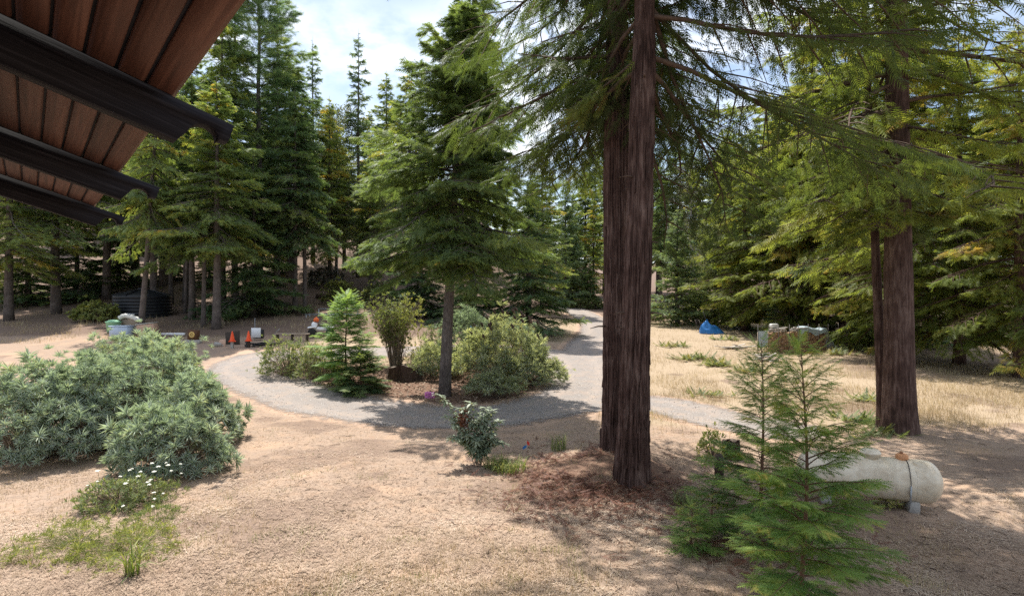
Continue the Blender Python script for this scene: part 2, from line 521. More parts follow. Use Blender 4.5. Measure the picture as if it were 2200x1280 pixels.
# ------------------------------------------------------------------ ground sheet
def ground_mat():
    m, N, L = new_mat('dry_ground')
    geo = N.new('ShaderNodeNewGeometry')
    def noise(scale, detail=5, rough=.6):
        n = N.new('ShaderNodeTexNoise'); n.inputs['Scale'].default_value = scale; n.inputs['Detail'].default_value = detail
        n.inputs['Roughness'].default_value = rough
        L.new(geo.outputs['Position'], n.inputs['Vector']); return n
    def mix(a, b, f):
        x = N.new('ShaderNodeMix'); x.data_type = 'RGBA'
        if isinstance(f, float): x.inputs[0].default_value = f
        else: L.new(f, x.inputs[0])
        for k, v in ((6, a), (7, b)):
            if isinstance(v, tuple): x.inputs[k].default_value = (*v, 1)
            else: L.new(v, x.inputs[k])
        return x.outputs[2]
    fine = noise(26, 8, .78); mid = noise(3.2, 6, .62); big = noise(0.42, 4)
    base = ramp(N, [(0.30, (.17, .125, .10)), (0.48, (.29, .212, .16)), (0.58, (.37, .285, .22)), (0.72, (.50, .41, .325))]); L.new(fine.outputs['Fac'], base.inputs[0])
    tone = ramp(N, [(0.32, (.32, .205, .135)), (0.5, (.37, .275, .205)), (0.62, (.28, .21, .165)), (0.7, (.42, .34, .26))]); L.new(mid.outputs['Fac'], tone.inputs[0])
    c = mix(base.outputs[0], tone.outputs[0], 0.45)
    # bare orange dirt patches
    pr = N.new('ShaderNodeMapRange'); pr.inputs['From Min'].default_value = 0.53; pr.inputs['From Max'].default_value = 0.66
    L.new(big.outputs['Fac'], pr.inputs['Value'])
    pf = N.new('ShaderNodeMath'); pf.operation = 'MULTIPLY'; pf.inputs[1].default_value = 0.65
    L.new(pr.outputs[0], pf.inputs[0])
    c = mix(c, (.46, .315, .215), pf.outputs[0])
    def masked(c, name, stops, nz, soft=0.35):
        a = N.new('ShaderNodeAttribute'); a.attribute_name = name
        s = N.new('ShaderNodeMath'); s.operation = 'MULTIPLY_ADD'; s.inputs[1].default_value = soft; s.inputs[2].default_value = -soft / 2
        L.new(mid.outputs['Fac'], s.inputs[0])
        t = N.new('ShaderNodeMath'); t.operation = 'ADD'; L.new(a.outputs['Fac'], t.inputs[0]); L.new(s.outputs[0], t.inputs[1])
        q = N.new('ShaderNodeMapRange'); q.inputs['From Min'].default_value = 0.35; q.inputs['From Max'].default_value = 0.65
        L.new(t.outputs[0], q.inputs['Value'])
        rr = ramp(N, stops); L.new(nz.outputs['Fac'], rr.inputs[0])
        return mix(c, rr.outputs[0], q.outputs[0])
    c = masked(c, 'grass', [(.3, (.22, .16, .11)), (.5, (.36, .28, .195)), (.7, (.48, .39, .285))], fine)
    c = masked(c, 'litter', [(.3, (.10, .068, .052)), (.5, (.19, .135, .105)), (.7, (.30, .225, .18))], fine)
    c = masked(c, 'mulch', [(.3, (.085, .052, .036)), (.5, (.17, .105, .075)), (.7, (.27, .18, .13))], fine)
    c = masked(c, 'dirt', [(.3, (.30, .20, .14)), (.5, (.44, .31, .225)), (.7, (.52, .38, .28))], fine)
    p = N.new('ShaderNodeBsdfPrincipled'); p.inputs['Roughness'].default_value = 0.95; p.inputs['Specular IOR Level'].default_value = 0.1
    L.new(c, p.inputs['Base Color'])
    b = N.new('ShaderNodeBump'); b.inputs['Strength'].default_value = 0.42; b.inputs['Distance'].default_value = 0.02
    L.new(fine.outputs['Fac'], b.inputs['Height']); L.new(b.outputs[0], p.inputs['Normal'])
    o = N.new('ShaderNodeOutputMaterial'); L.new(p.outputs[0], o.inputs[0])
    return m


def axis(lo, hi, near, step, growth):
    a = list(np.arange(-near, near + 1e-6, step)); s = step
    v = near
    while v < hi:
        s *= growth; v += s; a.append(v)
    v = -near; s = step
    while v > lo:
        s *= growth; v -= s; a.insert(0, v)
    return np.array(a)


gx = axis(-300, 300, 17, 0.32, 1.09)
gy = axis(-70, 300, 25, 0.30, 1.06) + 27.0
GX, GY = np.meshgrid(gx, gy)
GZ = ground(GX, GY)
nx, ny = len(gx), len(gy)
ii, jj = np.meshgrid(np.arange(ny - 1), np.arange(nx - 1), indexing='ij')
GF = np.stack([ii * nx + jj, ii * nx + jj + 1, (ii + 1) * nx + jj + 1, (ii + 1) * nx + jj], -1).reshape(-1, 4)
M['ground'] = ground_mat()
go = build('ground', [(np.stack([GX, GY, GZ], -1).reshape(-1, 3), GF, M['ground'], None)], smooth=True)
tag(go, 'dry tan ground of straw, dirt and needle litter', kind='structure')


def zones(x, y):
    """what covers the soil: dry grass, needle litter, island mulch, bare dirt"""
    e, cd = road_d(x, y)
    ins = inside_ring(x, y)
    n = fbm(x * .35, y * .35, 21, 3)
    az = x / np.maximum(y, 3)
    grass = (sstep(.14, .20, az) * sstep(18, 22, y) * (1 - sstep(60, 70, y)))                   # meadow right of the redwoods
    grass = np.maximum(grass, ins * sstep(29.5, 32.5, y))                                        # back of the island
    grass = np.maximum(grass, sstep(33, 36, y) * (1 - sstep(.10, .16, az)) * sstep(-.45, -.36, az) * (1 - sstep(38.5, 43, y)))
    grass = np.maximum(grass, .75 * sstep(.02, .07, az) * (1 - sstep(.14, .2, az)) * sstep(40, 46, y) * (1 - sstep(85, 95, y)))
    grass = np.maximum(grass, .42 * np.exp(-(((x + .6) / 2.2) ** 2 + ((y - 8.4) / 1.5) ** 2)))
    grass = grass * sstep(.1, .6, e) * (.55 + .9 * n)
    litter = sstep(38, 43, y) * (1 - sstep(-.08, .0, az)) + sstep(60, 68, y) + .6 * sstep(.50, .62, az) * sstep(26, 32, y)
    litter = np.clip(litter, 0, 1) * (.6 + .7 * n)
    mulch = ins * (1 - sstep(30.0, 32.5, y)) * sstep(.15, .9, e) * (.65 + .6 * n)
    red = np.exp(-(((x - 2.2) / 2.4) ** 2 + ((y - 13.9) / 1.9) ** 2)) * 1.2
    mulch = np.maximum(mulch, red * (.6 + .7 * n))
    litter = np.maximum(litter, .56 * sstep(.50, .66, fbm(x * .45 + 7, y * .45, 77, 3)) * (y < 34))
    rut = np.exp(-((np.abs(x + .27 * y - .05 * (y - 12) - .7 * np.sin(y * .35)) - .75) / .28) ** 2) * sstep(6, 8, y) * (1 - sstep(17, 20, y))
    dirt = (1 - sstep(.3, 1.3, e)) * .9 + rut * .42 + (sstep(-.52, -.47, az) * (1 - sstep(-.40, -.36, az)) * sstep(26, 29, y) * (1 - sstep(34, 37, y)))
    return np.clip(grass, 0, 1), np.clip(litter, 0, 1), np.clip(mulch, 0, 1), np.clip(dirt * (.5 + .7 * n), 0, 1)


zg = zones(GX.ravel(), GY.ravel())
for nme, v in zip(('grass', 'litter', 'mulch', 'dirt'), zg):
    attr(go, nme, v)

# ------------------------------------------------------------------ gravel road: one sheet draped 2 cm over the ground, ragged edges
def road_mat():
    m, N, L = new_mat('gravel')
    geo = N.new('ShaderNodeNewGeometry')
    def noise(scale, detail=5, rough=.6):
        n = N.new('ShaderNodeTexNoise'); n.inputs['Scale'].default_value = scale; n.inputs['Detail'].default_value = detail
        n.inputs['Roughness'].default_value = rough
        L.new(geo.outputs['Position'], n.inputs['Vector']); return n
    f = noise(30, 6, .75); md = noise(1.6, 5)
    v = N.new('ShaderNodeTexVoronoi'); v.inputs['Scale'].default_value = 22; L.new(geo.outputs['Position'], v.inputs['Vector'])
    r = ramp(N, [(.3, (.155, .137, .125)), (.5, (.262, .235, .217)), (.7, (.385, .352, .33))]); L.new(f.outputs['Fac'], r.inputs[0])
    tr = N.new('ShaderNodeAttribute'); tr.attribute_name = 'track'
    tm = N.new('ShaderNodeMath'); tm.operation = 'MULTIPLY'; L.new(tr.outputs['Fac'], tm.inputs[0]); L.new(md.outputs['Fac'], tm.inputs[1])
    x = N.new('ShaderNodeMix'); x.data_type = 'RGBA'; L.new(tm.outputs[0], x.inputs[0])
    L.new(r.outputs[0], x.inputs[6]); x.inputs[7].default_value = (.36, .305, .265, 1)
    gs = N.new('ShaderNodeMapRange'); gs.inputs['From Min'].default_value = .45; gs.inputs['From Max'].default_value = .7; gs.inputs['To Max'].default_value = .45
    L.new(md.outputs['Fac'], gs.inputs['Value'])
    y = N.new('ShaderNodeMix'); y.data_type = 'RGBA'; L.new(gs.outputs[0], y.inputs[0]); L.new(x.outputs[2], y.inputs[6]); y.inputs[7].default_value = (.40, .30, .23, 1)
    p = N.new('ShaderNodeBsdfPrincipled'); p.inputs['Roughness'].default_value = .95; p.inputs['Specular IOR Level'].default_value = .15
    L.new(y.outputs[2], p.inputs['Base Color'])
    b = N.new('ShaderNodeBump'); b.inputs['Strength'].default_value = .7; b.inputs['Distance'].default_value = .02
    L.new(v.outputs['Distance'], b.inputs['Height']); L.new(b.outputs[0], p.inputs['Normal'])
    ed = N.new('ShaderNodeAttribute'); ed.attribute_name = 'edge'
    en = noise(2.2, 8, .75)
    s = N.new('ShaderNodeMath'); s.operation = 'MULTIPLY_ADD'; s.inputs[1].default_value = 1.9; s.inputs[2].default_value = -.95
    L.new(en.outputs['Fac'], s.inputs[0])
    a = N.new('ShaderNodeMath'); a.operation = 'ADD'; L.new(ed.outputs['Fac'], a.inputs[0]); L.new(s.outputs[0], a.inputs[1])
    q = N.new('ShaderNodeMapRange'); q.inputs['From Min'].default_value = -.1; q.inputs['From Max'].default_value = .5
    L.new(a.outputs[0], q.inputs['Value'])
    t = N.new('ShaderNodeBsdfTransparent')
    mx = N.new('ShaderNodeMixShader'); L.new(q.outputs[0], mx.inputs[0]); L.new(p.outputs[0], mx.inputs[1]); L.new(t.outputs[0], mx.inputs[2])
    o = N.new('ShaderNodeOutputMaterial'); L.new(mx.outputs[0], o.inputs[0])
    return m


def road():
    xs = np.arange(-30, 24, .3); ys = np.arange(15, 138, .3)
    X, Y = np.meshgrid(xs, ys)
    e, cd = road_d(X, Y)
    keep_v = e < 1.5
    n1_, n0_ = len(xs), len(ys)
    i, j = np.meshgrid(np.arange(n0_ - 1), np.arange(n1_ - 1), indexing='ij')
    k = keep_v[:-1, :-1] & keep_v[1:, :-1] & keep_v[:-1, 1:] & keep_v[1:, 1:]
    Q = np.stack([i * n1_ + j, i * n1_ + j + 1, (i + 1) * n1_ + j + 1, (i + 1) * n1_ + j], -1)[k]
    u, inv = np.unique(Q, return_inverse=True)
    V = np.stack([X.ravel()[u], Y.ravel()[u], ground(X.ravel()[u], Y.ravel()[u]) + .022 + .10 * sstep(48, 80, Y.ravel()[u])], -1)
    c = cd.ravel()[u]
    rut = np.exp(-((c - .78) / .25) ** 2)
    V[:, 2] -= .012 * rut
    o = build('gravel_road', [(V, inv.reshape(-1, 4), M['gravel'], None)], smooth=True)
    attr(o, 'edge', e.ravel()[u]); attr(o, 'track', rut)
    tag(o, 'pale grey gravel driveway looping round the planted island', kind='structure')


M['gravel'] = road_mat()
road()

# ================================================================== PLANTS
def frond(pairs=6, ang=55, blen=.42, bw=.055, hang=.12, rng=None, taper=.55, rachis=.02):
    """flat spray of triangular blades along +X, unit length"""
    rng = rng or np.random.default_rng(1)
    V, Fc = [], []
    def tri(a, b, c):
        k = len(V); V.extend([a, b, c]); Fc.append([k, k + 1, k + 2])
    for i in range(pairs):
        u = (i + .6) / (pairs + .6)
        l = blen * (1 - taper * u) * (.85 + .3 * rng.random())
        for s in (-1, 1):
            a = radians(ang * (1 - .25 * u)) + rng.normal(0, .09)
            dz = -hang * l + rng.normal(0, .05) * l
            w = bw / 2
            tri([u - w, 0, 0], [u + w, 0, 0], [u + l * cos(a), s * l * sin(a), dz - hang * .25 * u])
    tri([1 - bw * 4, -bw * .5, -hang * .2], [1 - bw * 4, bw * .5, -hang * .2], [1.06, 0, -hang * .35])
    tri([0, -rachis / 2, 0], [0, rachis / 2, 0], [1, 0, -hang * .22])
    return np.array(V, float), np.array(Fc, np.int64)


FR_FAR = frond(5, 52, .47, .125, .20)
FR_MID = frond(6, 54, .45, .095, .20)
FR_FINE = frond(7, 52, .40, .072, .16)
FR_NEEDLE = frond(9, 54, .32, .068, .08, taper=.45)
FR_PINE = frond(7, 38, .62, .075, -.05, taper=.15)


def conifer(seed, H, hb, R, nbr, leaf, bark, tpl, spray_len, per_m, trunk_r, shape='fir', elev=(-18, 28), droop=.22,
            tsides=14, lean=(0, 0), tw=True, width=.30, top_pow=1.0, bmat=None, side=None, tint0=.45, tint_sd=.17, hang=.22, base_flare=1.25, keep=1.0, coarse_above=None, hpow=1.0, jit=9):
    """returns (trunk parts, crown parts); z=0 at base"""
    rng = np.random.default_rng(seed)
    bmat = bmat or bark
    zs = np.linspace(0, H, max(16, int(H * 1.2)))
    lx = lean[0] * zs / H + .10 * trunk_r * np.sin(zs * .5 + seed); ly = lean[1] * zs / H + .10 * trunk_r * np.cos(zs * .4 + seed)
    rr = trunk_r * (np.clip(1 - zs / H, 0, 1) ** .85 * .97 + .03) * (1 + (base_flare - 1) * np.exp(-zs / (trunk_r * 2.2)))
    TV, TF = tube(np.stack([lx, ly, zs - .25 * (zs == 0)], -1), rr, tsides)
    trunk = [(TV, TF, bark, None)]
    crown = []
    ga = rng.random() * 6.28
    wood_V, wood_F, wo_ = [], [], 0
    P, X, Zn, Ln, Tn, Cz = [], [], [], [], [], []
    for i in range(nbr):
        t = ((i + rng.random()) / nbr) ** hpow
        ga += 2.399 + rng.normal(0, .35)
        if rng.random() > keep and t < .9:
            continue
        h = hb + (H * .985 - hb) * t
        if shape == 'fir':
            L = R * ((1 - t) ** .68 * .95 + .04) * (.55 + .45 * min(1, t / .12 + .35))
        elif shape == 'red':
            L = R * (1 - t ** 1.6 * .9) * (.75 + .25 * min(1, t / .15))
        elif shape == 'pine':
            L = R * (math.sin(pi * min(1, .22 + t * .74)) ** .7)
        else:
            L = R * (1 - t) ** .95 + .05 * R
        L *= (.55 + .62 * rng.random()) * (.62 + .76 * float(vnoise(np.float64(ga * .9), np.float64(h * .45), seed)))
        if side is not None:
            L *= side(ga, h)
        if L < .12:
            continue
        el = radians(elev[0] + (elev[1] - elev[0]) * t ** top_pow + rng.normal(0, jit))
        bx, by = np.interp(h, zs, lx), np.interp(h, zs, ly)
        n = 7
        s = np.linspace(0, 1, n)
        az = ga + .30 * rng.normal() * s + .12 * np.sin(s * 5 + ga)
        dr = droop * rng.uniform(.5, 1.7)
        D = np.stack([np.cos(az), np.sin(az)], -1)
        pts = np.zeros((n, 3))
        pts[:, 0] = bx + D[:, 0] * L * s * cos(el); pts[:, 1] = by + D[:, 1] * L * s * cos(el)
        pts[:, 2] = h + L * (s * sin(el) - dr * s ** 1.7 + .3 * dr * s ** 5)
        br = max(.012, min(.35 * np.interp(h, zs, rr), .014 * L + .012))
        v, f = tube(pts, br * (1 - .85 * s), 4 if L > 1.2 else 3, caps=False)
        wood_V.append(v); wood_F.append(f[0] + wo_); wo_ += len(v)
        bt = rng.normal(tint0, tint_sd) + .25 * (float(vnoise(np.float64(ga), np.float64(h * .3), seed + 3)) - .5)
        # sprays in a flat bough
        m = max(3, int(per_m * L * (.8 + .4 * rng.random())))
        if coarse_above and h > coarse_above:
            m = max(3, m // 4)
        ss = .10 + .92 * rng.random(m) ** .75
        kq = max(3, int(L * 2.6)); ss = (np.floor(ss * kq) + .5) / kq + rng.normal(0, .018, m)      # gathered on side twigs
        ss = np.clip(ss, .05, 1.0)
        px_ = np.stack([np.interp(ss, s, pts[:, k]) for k in range(3)], -1)
        azs = np.interp(ss, s, az)
        u = rng.uniform(-1, 1, m)
        wid = width * L * np.sin(pi * np.clip(ss, .05, 1) ** .8 * .86) + .04
        lat = np.stack([-np.sin(azs), np.cos(azs), np.zeros(m)], -1)
        off = u * wid
        px_ = px_ + lat * off[:, None]
        px_[:, 0] += np.cos(azs) * np.abs(off) * .35; px_[:, 1] += np.sin(azs) * np.abs(off) * .35
        px_[:, 2] -= np.abs(off) * hang * 1.2 + rng.random(m) * hang * .35 * spray_len * 2
        sl = spray_len * (.65 + .6 * rng.random(m))
        if coarse_above and h > coarse_above:
            sl = sl * 2.7
        sl = np.minimum(sl, .8 * L + .1)
        a2 = azs + np.sign(u) * rng.uniform(.25, 1.15, m) * np.minimum(1, .4 + np.abs(u))
        e2 = -hang * 1.1 + rng.normal(0, .34, m) + el * .35
        P.append(px_ - dirs(a2, e2) * (sl * .35)[:, None]); X.append(dirs(a2, e2))
        zz = np.stack([rng.normal(0, .35, m), rng.normal(0, .35, m), np.ones(m)], -1); Zn.append(zz)
        Ln.append(sl); Tn.append(np.clip(bt + rng.normal(0, .13, m), 0, 1)); Cz.append(np.full(m, h))
        if tw and L > 1.0:
            k = max(2, int(L * 2.4))
            for q in range(k):
                s0 = .2 + .75 * (q + rng.random()) / k
                p0 = np.array([np.interp(s0, s, pts[:, c]) for c in range(3)])
                sd = 1 if q % 2 else -1
                a3 = np.interp(s0, s, az) + sd * rng.uniform(.7, 1.1)
                ll = width * L * 1.05 * math.sin(pi * s0 ** .8 * .86)
                p1 = p0 + np.array([cos(a3) * ll, sin(a3) * ll, -ll * hang * 1.1])
                v, f = tube([p0, (p0 + p1) / 2 + [0, 0, .04 * ll], p1], [br * .35, br * .25, br * .08], 3, caps=False)
                wood_V.append(v); wood_F.append(f[0] + wo_); wo_ += len(v)
    crown.append((np.concatenate(wood_V), np.concatenate(wood_F), bmat, None))
    V, Fc, tn = stamp(tpl[0], tpl[1], np.concatenate(P), np.concatenate(X), np.concatenate(Zn), np.concatenate(Ln), np.concatenate(Tn))
    # leader tip
    crown.append((V, Fc, leaf, tn))
    return trunk, crown


def tree_thing(name, label, cat, parts, loc, rz=0, scale=(1, 1, 1), group=None, smooth_trunk=True):
    t = thing(name, label, cat, loc, rz, group, scale)
    build('trunk', parts[0], t, smooth=smooth_trunk)
    build('crown', parts[1], t)
    return t


# ---- the tree kinds (one prototype of each, then copies)
PROTO = {}
PROTO['fir_a'] = lambda: conifer(11, 24, 8.0, 5.0, 120, M['fir_leaf'], M['fir_bark'], FR_FAR, .62, 27, .34, elev=(-22, 30), hang=.3)
PROTO['fir_b'] = lambda: conifer(12, 24, 4.5, 4.5, 125, M['fir_leaf'], M['fir_bark'], FR_FAR, .62, 26, .30, elev=(-15, 35), tint0=.62)
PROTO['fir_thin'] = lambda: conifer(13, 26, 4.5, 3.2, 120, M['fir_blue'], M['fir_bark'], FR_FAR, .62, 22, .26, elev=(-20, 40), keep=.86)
PROTO['fir_low'] = lambda: conifer(14, 14, .5, 4.1, 115, M['fir_dark'], M['fir_bark'], FR_FAR, .70, 24, .26, elev=(-12, 32), shape='cone')
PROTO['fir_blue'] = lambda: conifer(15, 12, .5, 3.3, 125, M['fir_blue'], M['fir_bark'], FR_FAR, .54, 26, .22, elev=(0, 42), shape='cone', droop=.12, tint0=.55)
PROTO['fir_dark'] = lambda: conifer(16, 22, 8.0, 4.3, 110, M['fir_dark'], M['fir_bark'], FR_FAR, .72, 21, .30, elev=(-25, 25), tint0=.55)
PROTO['pine'] = lambda: conifer(17, 34, 14, 4.6, 85, M['pine_leaf'], M['fir_bark'], FR_PINE, .70, 34, .36, shape='pine', elev=(-6, 38), droop=.05, width=.36, hang=.02, keep=.85)
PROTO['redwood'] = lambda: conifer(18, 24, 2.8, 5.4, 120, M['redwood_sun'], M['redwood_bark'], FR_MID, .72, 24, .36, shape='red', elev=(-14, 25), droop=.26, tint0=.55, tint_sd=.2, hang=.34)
SIZE = {'fir_a': 24, 'fir_b': 24, 'fir_thin': 26, 'fir_low': 14, 'fir_blue': 12, 'fir_dark': 22, 'pine': 34, 'redwood': 24}
_made = {}


def plant_tree(kind, px, d, top_py=None, label='', group=None, height=None, wide=1.0, rz=None, name='conifer_tree', cat='tree', tilt=(0, 0)):
    b = B(px, d)
    h = height if height else zat(top_py, d) - b[2]
    s = h / SIZE[kind]
    rz = (px * 1.7) % 6.28 if rz is None else rz
    wide = wide * (.86 if kind.startswith('fir_') and kind not in ('fir_low', 'fir_blue') else 1.0)
    sc_ = (s * wide, s * wide, s)
    loc = b - [0, 0, .05]
    if kind not in _made:
        t = tree_thing(name, label, cat, PROTO[kind](), loc, rz, sc_, group)
        t.rotation_euler = (tilt[0], tilt[1], rz)
        _made[kind] = t
    else:
        t = copy_tree(_made[kind], loc, rz, sc_, label, group, tilt)
        t.name = name; t['category'] = cat
    return t


PT = plant_tree
# left group round the junk yard
PT('pine', 556, 56, -110, 'tall open pine with bare upper trunk reaching past the roof edge', name='pine_tree')
PT('fir_a', 478, 52, 20, 'tall grey-green fir just right of the dark roof beam')
PT('fir_thin', 672, 78, 78, 'dark pointed fir standing alone against the clouds left of the sky gap')
PT('fir_thin', 770, 70, 60, 'slender pale fir with a visible straight trunk in the middle of the sky gap')
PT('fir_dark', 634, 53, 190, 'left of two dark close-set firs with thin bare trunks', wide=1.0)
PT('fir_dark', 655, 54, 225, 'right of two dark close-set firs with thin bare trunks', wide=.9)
PT('fir_b', 708, 66, 205, 'yellow-green fir right of the two dark close-set firs', wide=1.0)
PT('fir_a', 466, 43.5, 165, 'straight grey trunk of the crossing pair of firs, spreading sunlit boughs right', wide=1.35)
PT('fir_a', 437, 44.5, 200, 'leaning thinner trunk of the crossing pair of firs', wide=.8, tilt=(0, .075))
PT('fir_dark', 412, 49, 150, 'thick dark fir trunk between water tank and crossing firs', wide=1.1)
PT('fir_dark', 397, 52, 180, 'thin dark fir leaning behind the thick dark trunk', wide=.7, tilt=(0, -.05))
PT('fir_dark', 367, 57, 170, 'dark fir trunk standing just right of the water tank', wide=.9)
PT('fir_dark', 330, 55, 140, 'very thick dark fir trunk behind the water tank', wide=1.25)
PT('fir_a', 303, 42.5, 20, 'pale slanting fir trunk in front of the water tank', wide=.75, tilt=(0, .07))
PT('fir_low', 545, 51, 330, 'low dense dark fir with boughs hanging to the ground behind the traffic cones', wide=1.15)
PT('fir_a', 230, 60, 120, 'green fir left of the water tank below the rafter ends', wide=1.3)
PT('fir_low', 255, 66, 400, 'bushy dark fir behind the left side of the water tank', wide=1.3)
PT('fir_a', 120, 52, 40, 'broad fir below the roof near the left edge', wide=1.2)
PT('fir_b', 20, 48, 20, 'leftmost fir at the edge of the view', wide=1.2)
PT('fir_low', 60, 58, 420, 'low dark fir at the far left edge', wide=1.5)
PT('fir_low', 165, 60, 430, 'low dark fir between the leftmost firs and the water tank', wide=1.4)
PT('fir_thin', 505, 60, -70, 'tall fir rising behind the grey-green one, top above the frame', wide=1.1)
PT('fir_thin', 596, 63, -20, 'tall fir right of the open pine at the edge of the clouds', wide=1.1)
PT('fir_dark', 622, 68, 110, 'dark fir filling the gap below the open pine', wide=1.3)
PT('fir_thin', 400, 58, 0, 'tall fir between the two rafter ends, high in the shade', wide=1.2)
PT('fir_b', 350, 66, 40, 'tall green fir seen just under the lower rafter end', wide=1.3)
PT('fir_a', 290, 68, 60, 'tall fir at the back left, under the roof', wide=1.3)
PT('fir_b', 560, 66, 210, 'bright fir between the crossing pair and the two dark firs', wide=1.3)
PT('fir_a', 740, 74, 330, 'short green fir left of the slender pale fir', wide=1.5)
PT('fir_low', 600, 72, 500, 'low fir on the bank right of the dense dark one', wide=1.3)
PT('fir_low', 450, 66, 500, 'low fir on the slope behind the crossing pair', wide=1.4)
PT('fir_low', 375, 69, 490, 'low fir on the slope right behind the water tank', wide=1.4)
# centre
PT('fir_b', 830, 76, 150, 'tapering fir at the right end of the sky gap', wide=1.0)
PT('fir_a', 880, 60, 150, 'green fir directly left of the island fir crown', wide=1.1)
PT('fir_b', 795, 62, 330, 'short sunlit fir below the slender pale fir', wide=1.25)
PT('fir_a', 1015, 57, -110, 'tall fir behind the island whose pointed tips lean into the sky gap', wide=.92)
PT('fir_low', 1135, 49, 380, 'dense dark fir sweeping down beside the far driveway bend', wide=1.25)
PT('fir_low', 1010, 47, 470, 'dense dark fir behind the island flowers', wide=1.35)
PT('fir_low', 905, 50, 440, 'dense dark fir behind the yellow-green island shrub', wide=1.35)
PT('fir_b', 1165, 70, 300, 'yellow-green fir seen over the driveway bend', wide=1.15)
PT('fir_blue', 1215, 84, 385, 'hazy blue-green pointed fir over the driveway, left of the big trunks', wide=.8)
PT('fir_low', 1228, 92, 470, 'dark fir closing the end of the driveway', wide=1.0)
PT('fir_b', 1275, 88, 420, 'pale green fir half hidden by the left edge of the big trunks', wide=1.2)
PT('fir_low', 1268, 82, 560, 'small dark fir on the bank right of the driveway end', wide=1.1)
# right of the big trunks
PT('fir_blue', 1455, 58, 445, 'blue-green cone-shaped young fir at the back edge of the meadow', wide=1.12)
PT('fir_dark', 1420, 78, 400, 'dark fir directly right of the big trunks', wide=1.1)
PT('fir_a', 1560, 74, 285, 'fir whose top touches the blue sky gap right of the trunks', wide=1.2)
PT('fir_low', 1535, 66, 520, 'dark bushy fir behind the blue tarp', wide=1.2)
PT('redwood', 1600, 52, 300, 'sunlit yellow-green redwood behind the blue tarp', name='redwood_tree', wide=1.15)
PT('redwood', 1690, 49, 190, 'broad sunlit redwood directly behind the firewood stack', name='redwood_tree', wide=1.1)
PT('redwood', 1815, 45, 90, 'sunlit redwood with drooping boughs left of the thin right trunk', name='redwood_tree', wide=1.0)
PT('fir_dark', 1650, 60, 250, 'dark fir filling the gap behind the two sunlit redwoods', wide=1.3)
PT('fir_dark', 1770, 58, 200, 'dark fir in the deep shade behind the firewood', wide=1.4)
PT('fir_low', 1760, 49, 560, 'low dark fir right behind the firewood stack', wide=1.4)
PT('fir_low', 1850, 47, 540, 'low dark fir at the shady edge right of the firewood', wide=1.5)
PT('fir_low', 1960, 44, 520, 'low dark fir behind the pair of trunks at right', wide=1.5)
PT('redwood', 1925, 37, -40, 'tall redwood straight behind the pair of trunks at right', name='redwood_tree', wide=1.05)
PT('redwood', 1745, 47, 30, 'tall sunlit redwood whose boughs hang over the firewood stack', name='redwood_tree', wide=.95)
PT('redwood', 2060, 34, 60, 'redwood near the right edge beyond the propane tank', name='redwood_tree', wide=1.0)
PT('redwood', 2190, 30, 40, 'redwood at the right edge of the view', name='redwood_tree', wide=1.0)
PT('fir_low', 2100, 46, 520, 'low dark fir at the right edge', wide=1.5)
PT('fir_blue', 1670, 47, 612, 'little bright green conifer behind the firewood stack', wide=1.3, name='young_conifer')
PT('fir_low', 1587, 54, 560, 'small tree with a short dark trunk, left of the pair by the meadow rubble', wide=.8)
PT('fir_b', 1611, 53, 540, 'small tree with a short dark trunk, right of the pair by the meadow rubble', wide=1.0)
# far row: one mass of look-alikes
_r = np.random.default_rng(5)
far = [(px, _r.uniform(88, 118)) for px in list(range(-40, 900, 52)) + list(range(1040, 2260, 46))]
for px, d in far:
    top = 260 if px < 560 else (235 if px < 900 else (370 if px < 1290 else (300 if px < 1480 else (300 if px < 1620 else 220))))
    PT(['fir_a', 'fir_b', 'fir_dark'][int(_r.integers(3))], px + _r.uniform(-18, 18), d, top + _r.uniform(-25, 70),
       'one of the hazy conifers in the far row closing the background', 'hazy conifers in the far row', wide=_r.uniform(1.2, 1.6))

# ---- island fir
ISL = G(956, 850)
tree_thing('fir_tree', 'fir with a clear slim trunk and dense dark crown standing on the island', 'tree',
           conifer(35, 17.5, 6.2, 4.6, 175, M['fir_leaf'], M['fir_bark'], FR_MID, .46, 64, .27, elev=(-16, 28), lean=(.75, .2), tsides=18, tint0=.24, tint_sd=.12, hang=.30, base_flare=1.15, width=.34), ISL - [0, 0, .05], 0)


